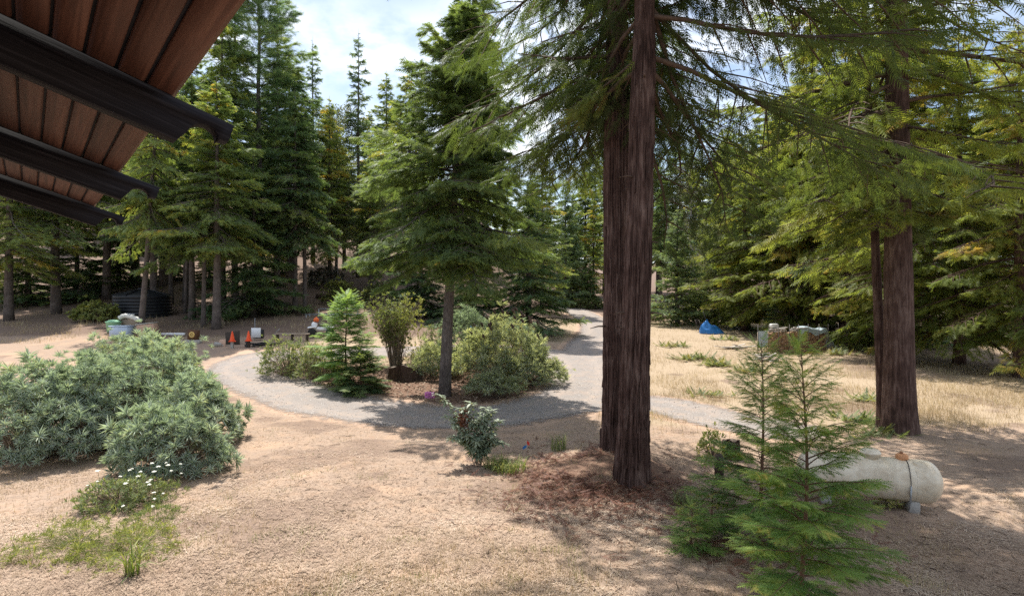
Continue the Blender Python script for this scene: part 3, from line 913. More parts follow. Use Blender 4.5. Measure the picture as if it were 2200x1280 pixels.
# ---- two big redwoods: fluted bark geometry
def big_trunk(seed, H, r0, lean, flare=1.42, fl_h=1.0, sides=170, ridge=.085):
    zs = np.concatenate([np.linspace(-.35, 4, 70), np.linspace(4.1, 13, 70), np.linspace(13.6, H, 24)])
    th = np.arange(sides) * 2 * pi / sides
    Z, T = np.meshgrid(zs, th, indexing='ij')
    rad = r0 * (np.clip(1 - Z / H, 0, 1) ** .8 * .96 + .04) * (1 + (flare - 1) * np.exp(-np.maximum(Z + .2, 0) / fl_h) * (.75 + .5 * vnoise(T / (2 * pi) * 7, Z * .3, seed, 7)))
    tw = T / (2 * pi)
    k1, k2 = 19, 46
    a = 1 - np.abs(2 * vnoise(tw * k1 + .35 * np.sin(Z * 1.1), Z * .30, seed + 1, k1) - 1)
    b = 1 - np.abs(2 * vnoise(tw * k2, Z * .9, seed + 2, k2) - 1)
    c = vnoise(tw * 7, Z * .25, seed + 3, 7)
    a = 1 - (1 - a) ** 2.6; b = 1 - (1 - b) ** 2
    root = .10 * np.exp(-np.maximum(Z + .1, 0) / .55) * (vnoise(tw * 9, Z * .2, seed + 5, 9) - .35)
    disp = ridge * (a - .8) + ridge * .45 * (b - .7) + ridge * .9 * (c - .5) + root
    rad = rad * (1 + .0) + disp * (rad / r0)
    X = rad * np.cos(T) + lean[0] * Z / H; Y = rad * np.sin(T) + lean[1] * Z / H
    V = np.stack([X, Y, Z], -1).reshape(-1, 3)
    n = len(zs)
    i, j = np.meshgrid(np.arange(n - 1), np.arange(sides), indexing='ij'); j2 = (j + 1) % sides
    Q = np.stack([i * sides + j, i * sides + j2, (i + 1) * sides + j2, (i + 1) * sides + j], -1).reshape(-1, 4)
    return V, [Q]


def bark_strips(t, V, seed, n=420, sides=170):
    """loose fibrous strips lying on the trunk"""
    rng = np.random.default_rng(seed + 7)
    R_ = V.reshape(-1, sides, 3); Vs, Fs, o = [], [], 0
    for i in range(n):
        r0 = int(rng.integers(2, 118)); j = int(rng.integers(sides)); k = int(rng.integers(7, 20))
        rows = np.arange(r0, min(r0 + k, 138), 2)
        if len(rows) < 3: continue
        c = R_[rows].mean(1); drift = np.round(np.cumsum(rng.normal(0, .5, len(rows)))).astype(int)
        w = int(rng.integers(2, 4))
        a = R_[rows, (j + drift) % sides]; b = R_[rows, (j + drift + w) % sides]
        out = (a + b) / 2 - c; out[:, 2] = 0; out /= np.linalg.norm(out, axis=1)[:, None] + 1e-9
        lift = np.linspace(.012, .012 + .03 * rng.random(), len(rows))[::(1 if rng.random() < .5 else -1), None]
        a2, b2 = a + out * lift, b + out * lift
        m2 = (a2 + b2) / 2 + out * .018
        ring = np.stack([a - out * .01, a2, m2, b2, b - out * .01], 1); q = len(rows)
        Q = [[(u * 5 + v), (u * 5 + v + 1), (u + 1) * 5 + v + 1, (u + 1) * 5 + v] for u in range(q - 1) for v in range(4)]
        Vs.append(ring.reshape(-1, 3)); Fs.append(np.array(Q) + o); o += q * 5
    build('bark_strips', [(np.concatenate(Vs), np.concatenate(Fs), M['redwood_bark'], None)], t)['kind'] = 'stuff'
    for q in range(7):
        r0 = int(rng.integers(60, 136)); j = int(rng.uniform(.5, 1.0) * sides)
        p = R_[r0, j % sides]; c = R_[r0].mean(0); d = p - c; d[2] = 0; d /= np.linalg.norm(d)
        L_ = rng.uniform(.12, .5)
        build('branch_stub', [(*tube([p - d * .05, p + d * L_ * .5, p + d * L_ + [0, 0, -.12 * L_]], [.03, .02, .008], 6), M['twig'], None)], t)


RW1 = np.array([(1360 - 1100) / F * 13.4, 13.6, 0]); RW1[2] = gz(RW1[0], RW1[1]) - .1
RW2 = np.array([(1322 - 1100) / F * 15.8, 15.7, 0]); RW2[2] = gz(RW2[0], RW2[1]) - .15


def side1(ga, h):       # open on the camera side so that the trunk shows
    f = 1.0 + .25 * cos(ga)                        # longer to the right
    front = max(0, -sin(ga))
    if front > .30 and h < 15:
        return 0 if (int(ga * 7) % 6) else .22
    if cos(ga) < -.15 and h < 14.5 and sin(ga) < .5:          # the farther stem carries the left side
        return 0 if (int(ga * 7) % 5) else .5
    return f


def side2(ga, h):
    left = max(0, -cos(ga)); front = max(0, -sin(ga)); right = max(0, cos(ga))
    if front > .30 and h < 15:
        return 0 if left < .75 else .6
    return (1 - .22 * left) * (1 - .6 * right)


for nm, lab, loc, seed, H, r0, lean, sd, hb in (
        ('redwood_tree', 'big redwood with fibrous grey-brown trunk in the middle foreground, nearer of the touching pair', RW1, 41, 33, .30, (1.0, .1), side1, 10.0),
        ('redwood_tree', 'big redwood with reddish trunk, farther left one of the touching pair', RW2, 42, 34, .36, (.1, 0), side2, 10.0)):
    t = thing(nm, lab, 'tree', loc)
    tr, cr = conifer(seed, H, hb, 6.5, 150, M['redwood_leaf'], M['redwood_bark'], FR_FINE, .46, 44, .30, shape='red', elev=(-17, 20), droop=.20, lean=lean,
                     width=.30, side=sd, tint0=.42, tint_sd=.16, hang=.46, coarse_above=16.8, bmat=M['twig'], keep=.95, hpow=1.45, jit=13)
    V, Fc = big_trunk(seed, H, r0, lean)
    build('trunk', [(V, Fc, M['redwood_bark'], None)], t, smooth=True)
    build('crown', cr, t)
    bark_strips(t, V, seed)

# ---- pair of trunks at the right edge
for lab, px, d, r, H, lean, seed in (
        ('thick redwood trunk at the right, behind the propane tank', 1932, 18.9, .47, 30, (-.2, 0), 51),
        ('thin redwood trunk at the right, touching the thick one', 1899, 19.6, .17, 22, (-.9, .2), 52)):
    b = B(px, d)
    t = thing('redwood_tree', lab, 'tree', b - [0, 0, .1])
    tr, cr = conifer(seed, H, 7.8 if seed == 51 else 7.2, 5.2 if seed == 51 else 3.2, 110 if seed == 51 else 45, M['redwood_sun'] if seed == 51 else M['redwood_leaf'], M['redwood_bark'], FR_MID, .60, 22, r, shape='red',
                     elev=(-14, 22), droop=.24, lean=lean, tint0=.5, hang=.3, bmat=M['twig'], keep=.9, coarse_above=17, hpow=1.2)
    V, Fc = big_trunk(seed, H, r, lean, 1.35, .9, 64, .035 if seed == 51 else .015)
    build('trunk', [(V, Fc, M['redwood_bark'], None)], t, smooth=True)
    build('crown', cr, t)


# ---- foreground saplings with needle sprays
def sapling(seed, H, hb, R, nbr, leaf, tpl=FR_NEEDLE, r=.028, blet=.26, per=15, elev=(-5, 48), droop=.14):
    rng = np.random.default_rng(seed)
    zs = np.linspace(0, H, 24)
    lx = .03 * np.sin(zs * 1.6 + seed); ly = .03 * np.cos(zs * 1.3)
    trunk = [(*tube(np.stack([lx, ly, zs], -1), r * (1 - zs / H) ** .8 + .003, 10), M['sap_stem'], None)]
    WV, WF, wo_ = [], [], 0
    P, X, Z, L_, T_ = [], [], [], [], []
    ga = rng.random() * 6
    for i in range(nbr):
        t = (i + rng.random() * .8) / nbr
        h = hb + (H - hb) * t
        ga += 2.399 + rng.normal(0, .4)
        L = (R * (1 - t) ** .60 * (.6 + .4 * min(1, t / .2 + .3)) + .06) * (.7 + .5 * rng.random())
        el = radians(elev[0] + (elev[1] - elev[0]) * t + rng.normal(0, 6))
        s = np.linspace(0, 1, 7); az = ga + rng.normal(0, .12) * s
        pts = np.stack([np.interp(h, zs, lx) + np.cos(az) * L * s * cos(el), np.interp(h, zs, ly) + np.sin(az) * L * s * cos(el), h + L * (s * sin(el) - droop * s ** 2)], -1)
        v, f = tube(pts, (.0035 + .008 * L) * (1 - .8 * s), 4, caps=False)
        WV.append(v); WF.append(f[0] + wo_); wo_ += len(v)
        m = max(4, int(per * L))
        for q in range(m):
            s0 = .18 + .80 * (q + rng.random() * .6) / m
            sd = 1 if q % 2 else -1
            p0 = np.array([np.interp(s0, s, pts[:, c]) for c in range(3)])
            a = np.interp(s0, s, az) + sd * rng.uniform(.55, .95)
            ll = blet * (1.15 - .55 * s0) * (.7 + .5 * rng.random()) * (.6 + .5 * min(1, L))
            P.append(p0); X.append([cos(a), sin(a), sin(el) * .4 - .15 + rng.normal(0, .12)]); Z.append([rng.normal(0, .2), rng.normal(0, .2), 1]); L_.append(ll)
            T_.append(rng.normal(.45 + .2 * s0 + .15 * t, .12))
            if ll > .14:                                   # forked branchlet
                pm = p0 + np.array(X[-1]) * ll * .4
                for sg in (-1, 1):
                    a2 = a + sg * .6
                    P.append(pm); X.append([cos(a2), sin(a2), -.2]); Z.append([rng.normal(0, .2), rng.normal(0, .2), 1]); L_.append(ll * .6); T_.append(T_[-1] + .05)
        tip = pts[-1]
        P.append(tip - (tip - pts[-2]) * .7); X.append(tip - pts[-2] + 1e-6); Z.append([0, 0, 1]); L_.append(blet * .8); T_.append(.75)
    V, Fc, tn = stamp(tpl[0], tpl[1], np.array(P), np.array(X), np.array(Z), np.array(L_), np.clip(T_, 0, 1))
    return trunk, [(np.concatenate(WV), np.concatenate(WF), M['sap_stem'], None), (V, Fc, leaf, tn)]


M['sap_stem'] = plain('sap_stem', (.15, .085, .06), .25, .85)
SP1 = B(1726, 7.3)
tree_thing('redwood_sapling', 'slender redwood sapling nearest the camera at lower right, trunk running out of the frame', 'sapling',
           sapling(61, zat(742, 7.3) - SP1[2], .35, 1.12, 86, M['sapling_leaf'], r=.034, per=22, blet=.33, elev=(4, 54)), SP1, .3)
SP2 = B(1636, 10.2)
tree_thing('redwood_sapling', 'second redwood sapling, darker and a little behind the nearest one', 'sapling',
           sapling(62, zat(735, 10.2) - SP2[2], .3, 1.15, 72, M['sapling_leaf'], r=.034, blet=.34, per=24, elev=(4, 54)), SP2, 1.1)
SP3 = B(1530, 10.8)
tree_thing('redwood_sapling', 'short bushy redwood sapling left of the pair, low above the red litter', 'sapling',
           sapling(63, .95, .1, .50, 26, M['sapling_leaf'], r=.02, per=26), SP3, .5)
SP4 = B(1490, 10.0)
tree_thing('redwood_sapling', 'knee-high redwood seedling at the right edge of the red litter', 'sapling',
           sapling(64, .75, .05, .55, 36, M['sapling_leaf'], r=.014, per=26), SP4, 2.0)
SP5 = G(744, 828)
tree_thing('young_conifer', 'pale green feathery young conifer at the front of the island', 'sapling',
           sapling(65, zat(632, SP5[1]) - SP5[2], .5, 1.75, 78, M['young_leaf'], frond(7, 52, .38, .10, .08), .05, .55, 15, (0, 50), .10), SP5, 0)
SP6 = G(776, 842)
tree_thing('young_conifer', 'low dark green fir bush at the foot of the pale young conifer', 'sapling',
           sapling(66, 1.75, .1, 1.45, 56, M['fir_dark'], frond(7, 52, .40, .11, .12), .05, .46, 19, (-8, 50), .16), SP6, 0)

# ================================================================== SHRUBS AND HERBS
def leaf_tpl(w=.12, bend=.12, segs=2):
    """lanceolate leaf along +X, unit length"""
    if segs == 1:
        V = [[0, 0, 0], [.5, -w / 2, .02], [1, 0, -bend], [.5, w / 2, .02]]
        return np.array(V), np.array([[0, 1, 2], [0, 2, 3]])
    V = [[0, 0, 0], [.35, -w / 2, .05], [.35, w / 2, .05], [.7, -w * .4, .02], [.7, w * .4, .02], [1, 0, -bend]]
    return np.array(V, float), np.array([[0, 1, 2], [1, 3, 4], [1, 4, 2], [3, 5, 4]])


def rosettes(rng, P, A, n, length, tpl, tint, spread=(.25, 1.25), z0=0):
    """n leaves round axis A at each P"""
    m = len(P)
    A = A / (np.linalg.norm(A, axis=1)[:, None] + 1e-9)
    Pn = np.repeat(P, n, 0); An = np.repeat(A, n, 0); tn = np.repeat(tint, n)
    ln = np.repeat(np.broadcast_to(length, (m,)), n) * rng.uniform(.6, 1.15, m * n)
    r = rng.normal(size=(m * n, 3)); T = np.cross(An, r); T /= np.linalg.norm(T, axis=1)[:, None] + 1e-9
    th = rng.uniform(spread[0], spread[1], m * n)
    X = An * np.cos(th)[:, None] + T * np.sin(th)[:, None]
    Pn = Pn - An * (rng.random(m * n) * .35 * ln)[:, None]
    return stamp(tpl[0], tpl[1], Pn, X, An, ln, np.clip(tn + rng.normal(0, .14, m * n), 0, 1))


def mound_pts(rng, n, rx, ry, rz, zmin=.12):
    """points in the outer shell of a half ellipsoid with lumps"""
    a = rng.uniform(0, 2 * pi, n); c = rng.uniform(zmin, 1, n)
    s = np.sqrt(1 - c * c)
    D = np.stack([np.cos(a) * s, np.sin(a) * s, c], -1)
    sd_ = int(rng.integers(1e6)); lump = .62 + .42 * vnoise(a * 1.6, c * 3, sd_) + .22 * vnoise(a * 4.5, c * 8, sd_ + 1)
    rad = lump * rng.uniform(.62, 1.0, n) ** .5
    rad = np.where(rng.random(n) < .10, rad * rng.uniform(1.05, 1.25, n), rad)
    P = D * rad[:, None] * [rx, ry, rz]
    A = D * [1, 1, 1.0] + [0, 0, .55] + rng.normal(0, .25, (n, 3))
    return P, A


def stems(rng, P, mat, r=.008, frac=.3, n=None, base=.18):
    k = rng.choice(len(P), min(len(P), n or int(len(P) * frac)), replace=False)
    Vs, Fs, o = [], [], 0
    for p in P[k]:
        b = np.array([p[0] * base, p[1] * base, 0]) + np.append(rng.normal(0, .03, 2), 0)
        mid = (b + p) / 2 + [0, 0, .08 * np.linalg.norm(p)]
        v, f = tube([b, mid, p], [r, r * .7, r * .35], 3, caps=False)
        Vs.append(v); Fs.append(f[0] + o); o += len(v)
    return np.concatenate(Vs), np.concatenate(Fs), mat, None


def shrub(name, label, loc, seed, size, n_ros, n_leaf, length, leaf, tpl, spread=(.25, 1.25), cat='shrub', stem_mat=None, tint=.5, sd=.16, zmin=.1, group=None, stem_r=.009):
    rng = np.random.default_rng(seed)
    t = thing(name, label, cat, loc, 0, group)
    P, A = mound_pts(rng, n_ros, *size, zmin)
    if cat == 'weed' and n_ros > 100:
        P = P * [1.25, 1.25, 1]; P[:, 2] *= rng.uniform(.3, 1.5, n_ros); P = P[fbm(P[:, 0] * 3, P[:, 1] * 3, seed, 2) > .40]; A = A[:len(P)]; n_ros = len(P)
    V, Fc, tn = rosettes(rng, P, A, n_leaf, length * rng.uniform(.5, 1.3, n_ros), tpl, rng.normal(tint, sd, n_ros), spread)
    keep = None
    build('foliage', [(V, Fc, leaf, tn)], t)
    build('stems', [stems(rng, P, M['lime_leaf'] if cat == 'weed' else (stem_mat or M['dead_stem']), stem_r * (.4 if cat == 'weed' else 1), .45)], t)['kind'] = 'stuff'
    return t


LF_LONG = leaf_tpl(.13, .16)
LF_SLIM = leaf_tpl(.10, .16, 1)
LF_WIDE = leaf_tpl(.30, .12)
LF_OVAL = leaf_tpl(.45, .10, 1)
LF_FINE = leaf_tpl(.09, .05, 1)

# silvery shrubs at the left front (long lance leaves in rosettes)
for lab, px, d, size, n, seed in (
        ('frontmost silvery lance-leaved shrub, lowest of the mound by the yarrow', 372, 14.8, (1.6, 1.2, 1.75), 420, 71),
        ('silvery shrub at the right end of the mound, reaching toward the driveway', 420, 17.6, (1.5, 1.5, 2.25), 440, 72),
        ('tallest silvery shrub of the mound, behind the front one', 318, 19.0, (2.1, 1.7, 3.1), 620, 73),
        ('silvery shrub at the left of the mound', 205, 17.0, (2.1, 1.8, 2.9), 620, 74),
        ('silvery shrub at the far left edge of the view', 60, 16.0, (2.2, 1.8, 2.7), 560, 75),
        ('silvery shrub at the back of the mound, below the junk pile', 300, 23.5, (2.9, 1.8, 3.1), 640, 76)):
    b = B(px, d)
    shrub('silvery_shrub', lab, b, seed, size, n, 36, .245, M['silver_leaf'], LF_SLIM, (.15, 1.45), group='silvery shrubs of the left mound', tint=.66, sd=.15, stem_r=.012)
shrub('green_shrub', 'fresh green leafy shrub at the left behind the silvery mound', B(262, 26.5), 77, (1.6, 1.2, 1.5), 240, 16, .16, M['lime_leaf'], LF_WIDE, tint=.4)
shrub('green_shrub', 'low green herb clump under the front silvery shrub at the left', B(262, 12.4), 78, (1.0, .8, .55), 420, 14, .11, M['green_leaf'], LF_LONG, tint=.5)
shrub('weed_patch', 'yellow-green feathery weed patch in the lower left corner', B(285, 10.2), 79, (.8, .9, .30), 520, 10, .11, M['lime_leaf'], LF_FINE, tint=.45, cat='weed')
shrub('weed_patch', 'yellow-green feathery weed patch at the left edge, beside the front one', B(170, 10.4), 80, (1.0, .9, .34), 520, 10, .11, M['lime_leaf'], LF_FINE, tint=.4, cat='weed')


# yarrow with flat white heads
def yarrow(label, loc, seed, n, rad, h):
    rng = np.random.default_rng(seed)
    t = thing('yarrow_plant', label, 'wildflower', loc, 0, 'yarrow at the left')
    SV, SF, so = [], [], 0; HV, HF, ho = [], [], 0
    for i in range(n):
        a, r = rng.uniform(0, 6.28), rad * math.sqrt(rng.random())
        b = np.array([cos(a) * r, sin(a) * r, 0]); p = b * 1.35 + [0, 0, h * rng.uniform(.6, 1.1)]
        v, f = tube([b, (b + p) / 2, p], [.006, .005, .004], 3, caps=False); SV.append(v); SF.append(f[0] + so); so += len(v)
        R = rng.uniform(.022, .042)
        for k in range(14):
            aa, rr = rng.uniform(0, 6.28), R * math.sqrt(rng.random())
            c = p + [cos(aa) * rr, sin(aa) * rr, .02 - .25 * rr + rng.normal(0, .004)]
            q = R * .42
            v = np.array([[q, 0, 0], [q * .3, q, .004], [-q * .8, q * .6, 0], [-q * .8, -q * .6, .003], [q * .3, -q, 0], [0, 0, .012]]) + c
            f = np.array([[0, 1, 5], [1, 2, 5], [2, 3, 5], [3, 4, 5], [4, 0, 5]])
            HV.append(v); HF.append(f + ho); ho += 6
    build('stems', [(np.concatenate(SV), np.concatenate(SF), M['green_leaf'], .6)], t)['kind'] = 'stuff'
    o = build('flower_heads', [(np.concatenate(HV), np.concatenate(HF), M['petal_white'], rng.random(ho))], t)
    o['kind'] = 'stuff'
    P, A = mound_pts(rng, 120, rad * 1.1, rad * 1.1, h * .6)
    V, Fc, tn = rosettes(rng, P, A, 12, .10, LF_FINE, rng.normal(.4, .15, 120))
    build('foliage', [(V, Fc, M['green_leaf'], tn)], t)


yarrow('white yarrow in front of the lowest silvery shrub', B(345, 12.9), 81, 13, .5, .7)
yarrow('white yarrow close to the left edge of the picture', B(265, 12.6), 82, 10, .5, .7)
yarrow('few white yarrow heads low by the feathery weeds', B(330, 11.6), 83, 5, .45, .4)


# strap-leaved clump and grass tufts
def strap_clump(name, label, loc, seed, n, L, w, mat, cat, spread=.7, rad=.12, group=None):
    rng = np.random.default_rng(seed)
    t = thing(name, label, cat, loc, 0, group)
    a = rng.uniform(0, 6.28, n); r = rad * np.sqrt(rng.random(n))
    P = np.stack([np.cos(a) * r, np.sin(a) * r, np.zeros(n)], -1)
    az = rng.uniform(0, 6.28, n); el = pi / 2 - np.abs(rng.normal(0, spread, n)).clip(0, 1.4)
    T = np.array([[0, -w, 0], [0, w, 0], [.4, w * .9, .05], [.4, -w * .9, .05], [.75, w * .6, .0], [.75, -w * .6, .0], [1, 0, -.22]])
    TF = [np.array([[0, 1, 2], [0, 2, 3], [3, 2, 4], [3, 4, 5], [5, 4, 6]])]
    V, Fc, tn = stamp(T, TF[0], P, dirs(az, el), np.stack([-np.cos(az), -np.sin(az), np.full(n, .6)], -1), L * rng.uniform(.55, 1.1, n), rng.random(n), np.full(n, 1.0))
    build('blades', [(V, Fc, mat, tn)], t)
    return t


strap_clump('iris_clump', 'clump of broad strap leaves in the lower left corner', G(282, 1236), 91, 34, .62, .013, M['green_grass'], 'plant', .55)
strap_clump('grass_tuft', 'dark green upright grass tuft left of the big trunks', G(1200, 968), 92, 90, .62, .006, M['green_leaf'], 'grass', .32, .22)
strap_clump('grass_tuft', 'bright green grass tuft beside the butterfly bush', G(1095, 1012), 93, 260, .42, .006, M['green_grass'], 'grass', .6, .45)
strap_clump('grass_tuft', 'second grass tuft at the foot of the butterfly bush', G(1065, 1005), 94, 220, .42, .006, M['green_leaf'], 'grass', .6, .32)
strap_clump('grass_tuft', 'green grass clump at the right foot of the near big trunk', G(1478, 1085), 95, 160, .40, .006, M['green_leaf'], 'grass', .6, .3)

# island planting
shrub('echium_shrub', 'large grey-green island shrub with dark seed heads, right of the slim trunk', G(1075, 815), 101, (2.7, 2.3, 2.9), 620, 20, .36, M['echium_leaf'], LF_SLIM, (.2, 1.4), tint=.5)
shrub('echium_shrub', 'lower right shrub of the island, trailing toward the driveway', G(1150, 825), 102, (1.8, 1.5, 1.6), 300, 20, .27, M['echium_leaf'], LF_SLIM, (.2, 1.4), tint=.45)
shrub('echium_shrub', 'front shrub of the island with bare twisted stems below', G(1060, 852), 103, (1.5, 1.0, 1.05), 220, 20, .26, M['echium_leaf'], LF_SLIM, (.2, 1.4), tint=.35, stem_r=.02, zmin=.3)
shrub('echium_shrub', 'rounded shrub between the stump and the slim trunk', G(925, 808), 104, (1.2, 1.2, 1.6), 240, 22, .27, M['echium_leaf'], LF_SLIM, (.2, 1.4), tint=.6)
shrub('echium_shrub', 'back shrub of the island, silvery, beside the slim trunk', G(1005, 775), 105, (2.0, 1.4, 3.1), 360, 20, .34, M['silver_leaf'], LF_SLIM, (.2, 1.4), tint=.35)
shrub('echium_shrub', 'pale silvery shrub at the back right of the island', G(1105, 765), 106, (1.9, 1.4, 2.3), 300, 20, .34, M['silver_leaf'], LF_SLIM, (.2, 1.4), tint=.3)


def seed_heads():
    rng = np.random.default_rng(107)
    t = thing('dead_flower_spikes', 'dark brown dried flower heads standing over the large island shrub', 'flowers', G(1105, 812))
    H, HF = lathe([(.0, 0), (.055, .03), (.07, .10), (.05, .2), (.0, .3)], 7, cap=False)
    SV, SF, so = [], [], 0
    for i in range(46):
        a, r = rng.uniform(0, 6.28), math.sqrt(rng.random())
        p = np.array([cos(a) * r * 2.1 - .3, sin(a) * r * 1.6 - .3, 3.3 * math.sqrt(max(0, 1 - r * r * .75)) + rng.uniform(-.05, .25)])
        v, f = tube([p * [.75, .75, .55], p], [.01, .008], 3, caps=False); SV.append(v); SF.append(f[0] + so); so += len(v)
        o = build('flower_head', [(rot(H, 0, rng.normal(0, .25, 2)), HF, M['seed_head'], rng.random())], t) if i == 0 else None
        if i == 0:
            first = o
        else:
            o = first.copy(); COL.objects.link(o); o.parent = t
        o.location = p; o.rotation_euler = (*rng.normal(0, .2, 2), 0)
    build('stems', [(np.concatenate(SV), np.concatenate(SF), M['dead_stem'], None)], t)['kind'] = 'stuff'


seed_heads()
shrub('green_shrub', 'light green round shrub at the left tip of the island', G(622, 806), 108, (1.75, 1.4, 1.95), 760, 14, .17, M['green_leaf'], LF_LONG, tint=.65)
shrub('green_shrub', 'yellow-flowering green shrub between the left tip and the young conifer', G(685, 815), 109, (1.4, 1.2, 1.75), 640, 14, .16, M['green_leaf'], LF_LONG, tint=.75)
shrub('green_shrub', 'small yellow-green bush behind the stump', G(900, 780), 110, (1.0, .8, 1.1), 220, 14, .14, M['lime_leaf'], LF_LONG, tint=.7)
shrub('green_shrub', 'small upright bush on the dry grass at the back of the island', G(925, 752), 111, (.7, .7, 1.5), 200, 14, .16, M['fern_leaf'], LF_LONG, tint=.4)


def cane_shrub():
    rng = np.random.default_rng(112)
    t = thing('cane_shrub', 'tall vase-shaped shrub of brown canes with yellow-green leaves on top', 'shrub', G(850, 786))
    SV, SF, so = [], [], 0; tips = []
    for i in range(150):
        a = rng.uniform(0, 6.28); r0 = .35 * math.sqrt(rng.random()); r1 = rng.uniform(.3, 1.7); h = rng.uniform(2.6, 4.3) - .25 * r1
        b = np.array([cos(a) * r0, sin(a) * r0, 0])
        e = b + [cos(a) * r1, sin(a) * r1, h]
        m = b * .5 + e * .5 + [-cos(a) * r1 * .22, -sin(a) * r1 * .22, 0]
        P = np.array([b, b * .5 + m * .5 + [0, 0, .05], m, m * .5 + e * .5 + np.append(rng.normal(0, .06, 2), .05), e])
        v, f = tube(P, [.013, .011, .009, .006, .003], 4, caps=False); SV.append(v); SF.append(f[0] + so); so += len(v)
        for q in range(7):
            s = rng.uniform(.42, 1); tips.append(m + (e - m) * (s * 2 - 1) + rng.normal(0, .14, 3))
            p2 = tips[-1]; p1 = m + (e - m) * max(0, s * 2 - 1.3)
            v, f = tube([p1, p2], [.004, .002], 3, caps=False); SV.append(v); SF.append(f[0] + so); so += len(v)
    build('canes', [(np.concatenate(SV), np.concatenate(SF), M['dead_stem'], None)], t)
    tips = np.array(tips); A = rng.normal(0, .5, tips.shape) + [0, 0, .8]
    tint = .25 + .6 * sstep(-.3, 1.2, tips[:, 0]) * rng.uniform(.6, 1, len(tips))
    V, Fc, tn = rosettes(rng, tips, A, 12, .15, LF_WIDE, tint)
    build('foliage', [(V, Fc, M['lime_leaf'], tn)], t)


cane_shrub()


def buddleja():
    rng = np.random.default_rng(113)
    t = thing('butterfly_bush', 'arching grey-green butterfly bush with one purple flower tip, left of the big trunks', 'shrub', G(1030, 1000))
    SV, SF, so = [], [], 0; LP, LX, LT, LL = [], [], [], []
    canes = [((-1.25, .2, 1.95), .25), ((-.25, 0, 1.75), .1), ((.1, .1, 1.35), .1), ((.55, .1, 1.2), .1), ((-.75, -.1, 1.15), .2), ((.35, -.2, .9), .1), ((-.35, -.2, .85), .1), ((-.5, 0, 1.6), .2), ((-.05, -.3, .7), .1), ((.5, -.15, .7), .1), ((-.95, 0, 1.35), .25), ((.2, 0, 1.6), .1), ((-.6, .2, .6), .2), ((.35, .1, 1.5), .1), ((-.15, .2, 1.2), .1), ((.7, 0, .55), .2), ((-.8, -.2, .75), .25)]
    for e, arch in canes:
        e = np.array(e); b = np.append(rng.normal(0, .08, 2), 0)
        m = e * .5 + [0, 0, .35 + arch]
        s = np.linspace(0, 1, 9)[:, None]
        P = (1 - s) ** 2 * b + 2 * s * (1 - s) * m + s ** 2 * e
        v, f = tube(P, .012 * (1 - .8 * s[:, 0]), 4, caps=False); SV.append(v); SF.append(f[0] + so); so += len(v)
        n = 42
        for q in range(n):
            s0 = .18 + .78 * q / n
            p = np.array([np.interp(s0, s[:, 0], P[:, c]) for c in range(3)])
            for sg in range(3):
                a = rng.uniform(0, 6.28)
                LP.append(p); LX.append([cos(a), sin(a), rng.uniform(-.5, .35)]); LT.append(.25 + .6 * s0 + rng.normal(0, .15)); LL.append(rng.uniform(.14, .25))
    build('canes', [(np.concatenate(SV), np.concatenate(SF), M['dead_stem'], None)], t)
    n = len(LP)
    V, Fc, tn = stamp(LF_WIDE[0], LF_WIDE[1], np.array(LP), np.array(LX), np.tile([0, 0, 1.0], (n, 1)), np.array(LL), np.clip(LT, 0, 1))
    build('foliage', [(V, Fc, M['grey_leaf'], tn)], t)
    P = np.array([-1.25, .2, 1.95]) + np.stack([-.26 * rng.random(160), rng.normal(0, .028, 160), -.16 * rng.random(160)], -1)
    V, Fc, tn = rosettes(rng, P, rng.normal(size=(160, 3)), 3, .035, LF_OVAL, rng.random(160))
    build('flower', [(V, Fc, M['petal_purple'], tn)], t)
    P = np.array([-.42, -.05, 1.25]) + rng.normal(0, (.09, .06, .14), (90, 3))
    V, Fc, tn = rosettes(rng, P, rng.normal(size=(90, 3)), 5, .10, LF_WIDE, rng.uniform(.2, .9, 90))
    build('dead_leaves', [(V, Fc, M['red_litter'], tn)], t)


buddleja()


# ferns and low plants on the right meadow
def fern(label, loc, seed, n, L, mat, group='bracken on the meadow'):
    rng = np.random.default_rng(seed)
    t = thing('fern', label, 'fern', loc, 0, group)
    tpl = frond(8, 68, .36, .11, .1, taper=.8)
    az = rng.uniform(0, 6.28, n); el = rng.uniform(.1, .95, n)
    P = np.stack([rng.normal(0, .55, n), rng.normal(0, .35, n), np.full(n, .02)], -1)
    V, Fc, tn = stamp(tpl[0], tpl[1], P, dirs(az, el), np.stack([-np.cos(az) * .6, -np.sin(az) * .6, np.ones(n)], -1), L * rng.uniform(.6, 1.1, n), rng.random(n))
    build('fronds', [(V, Fc, mat, tn)], t)


for k, (px, py, n, L, lab) in enumerate([
        (1490, 772, 70, .8, 'yellow-green bracken clump in the middle of the meadow'), (1545, 786, 60, .75, 'bracken clump just left of the second sapling tip'),
        (1445, 745, 40, .7, 'bracken clump beside the near big trunk, on the meadow'), (1600, 800, 50, .7, 'bracken clump behind the second sapling'),
        (1835, 752, 60, .8, 'bracken at the right end of the firewood stack'), (1870, 742, 70, .8, 'bracken in half shade left of the thin right trunk'),
        (1800, 762, 40, .8, 'bracken at the foot of the hanging tarp'), (1860, 860, 40, .6, 'low green plants left of the thin right trunk'),
        (1845, 905, 60, .6, 'green plants between the tank and the thin right trunk'), (1880, 935, 50, .55, 'low plants at the foot of the thick right trunk'),
        (1560, 730, 40, .7, 'bracken by the grey poles on the meadow'), (1520, 850, 40, .5, 'pale weeds left of the second sapling')]):
    fern(lab, G(px, py), 120 + k, n, L, M['fern_leaf'] if k < 7 else M['green_leaf'])
shrub('green_shrub', 'small pale weed in front of the propane tank', G(1905, 1088), 140, (.30, .25, .55), 70, 8, .10, M['lime_leaf'], LF_WIDE, tint=.8, cat='weed')
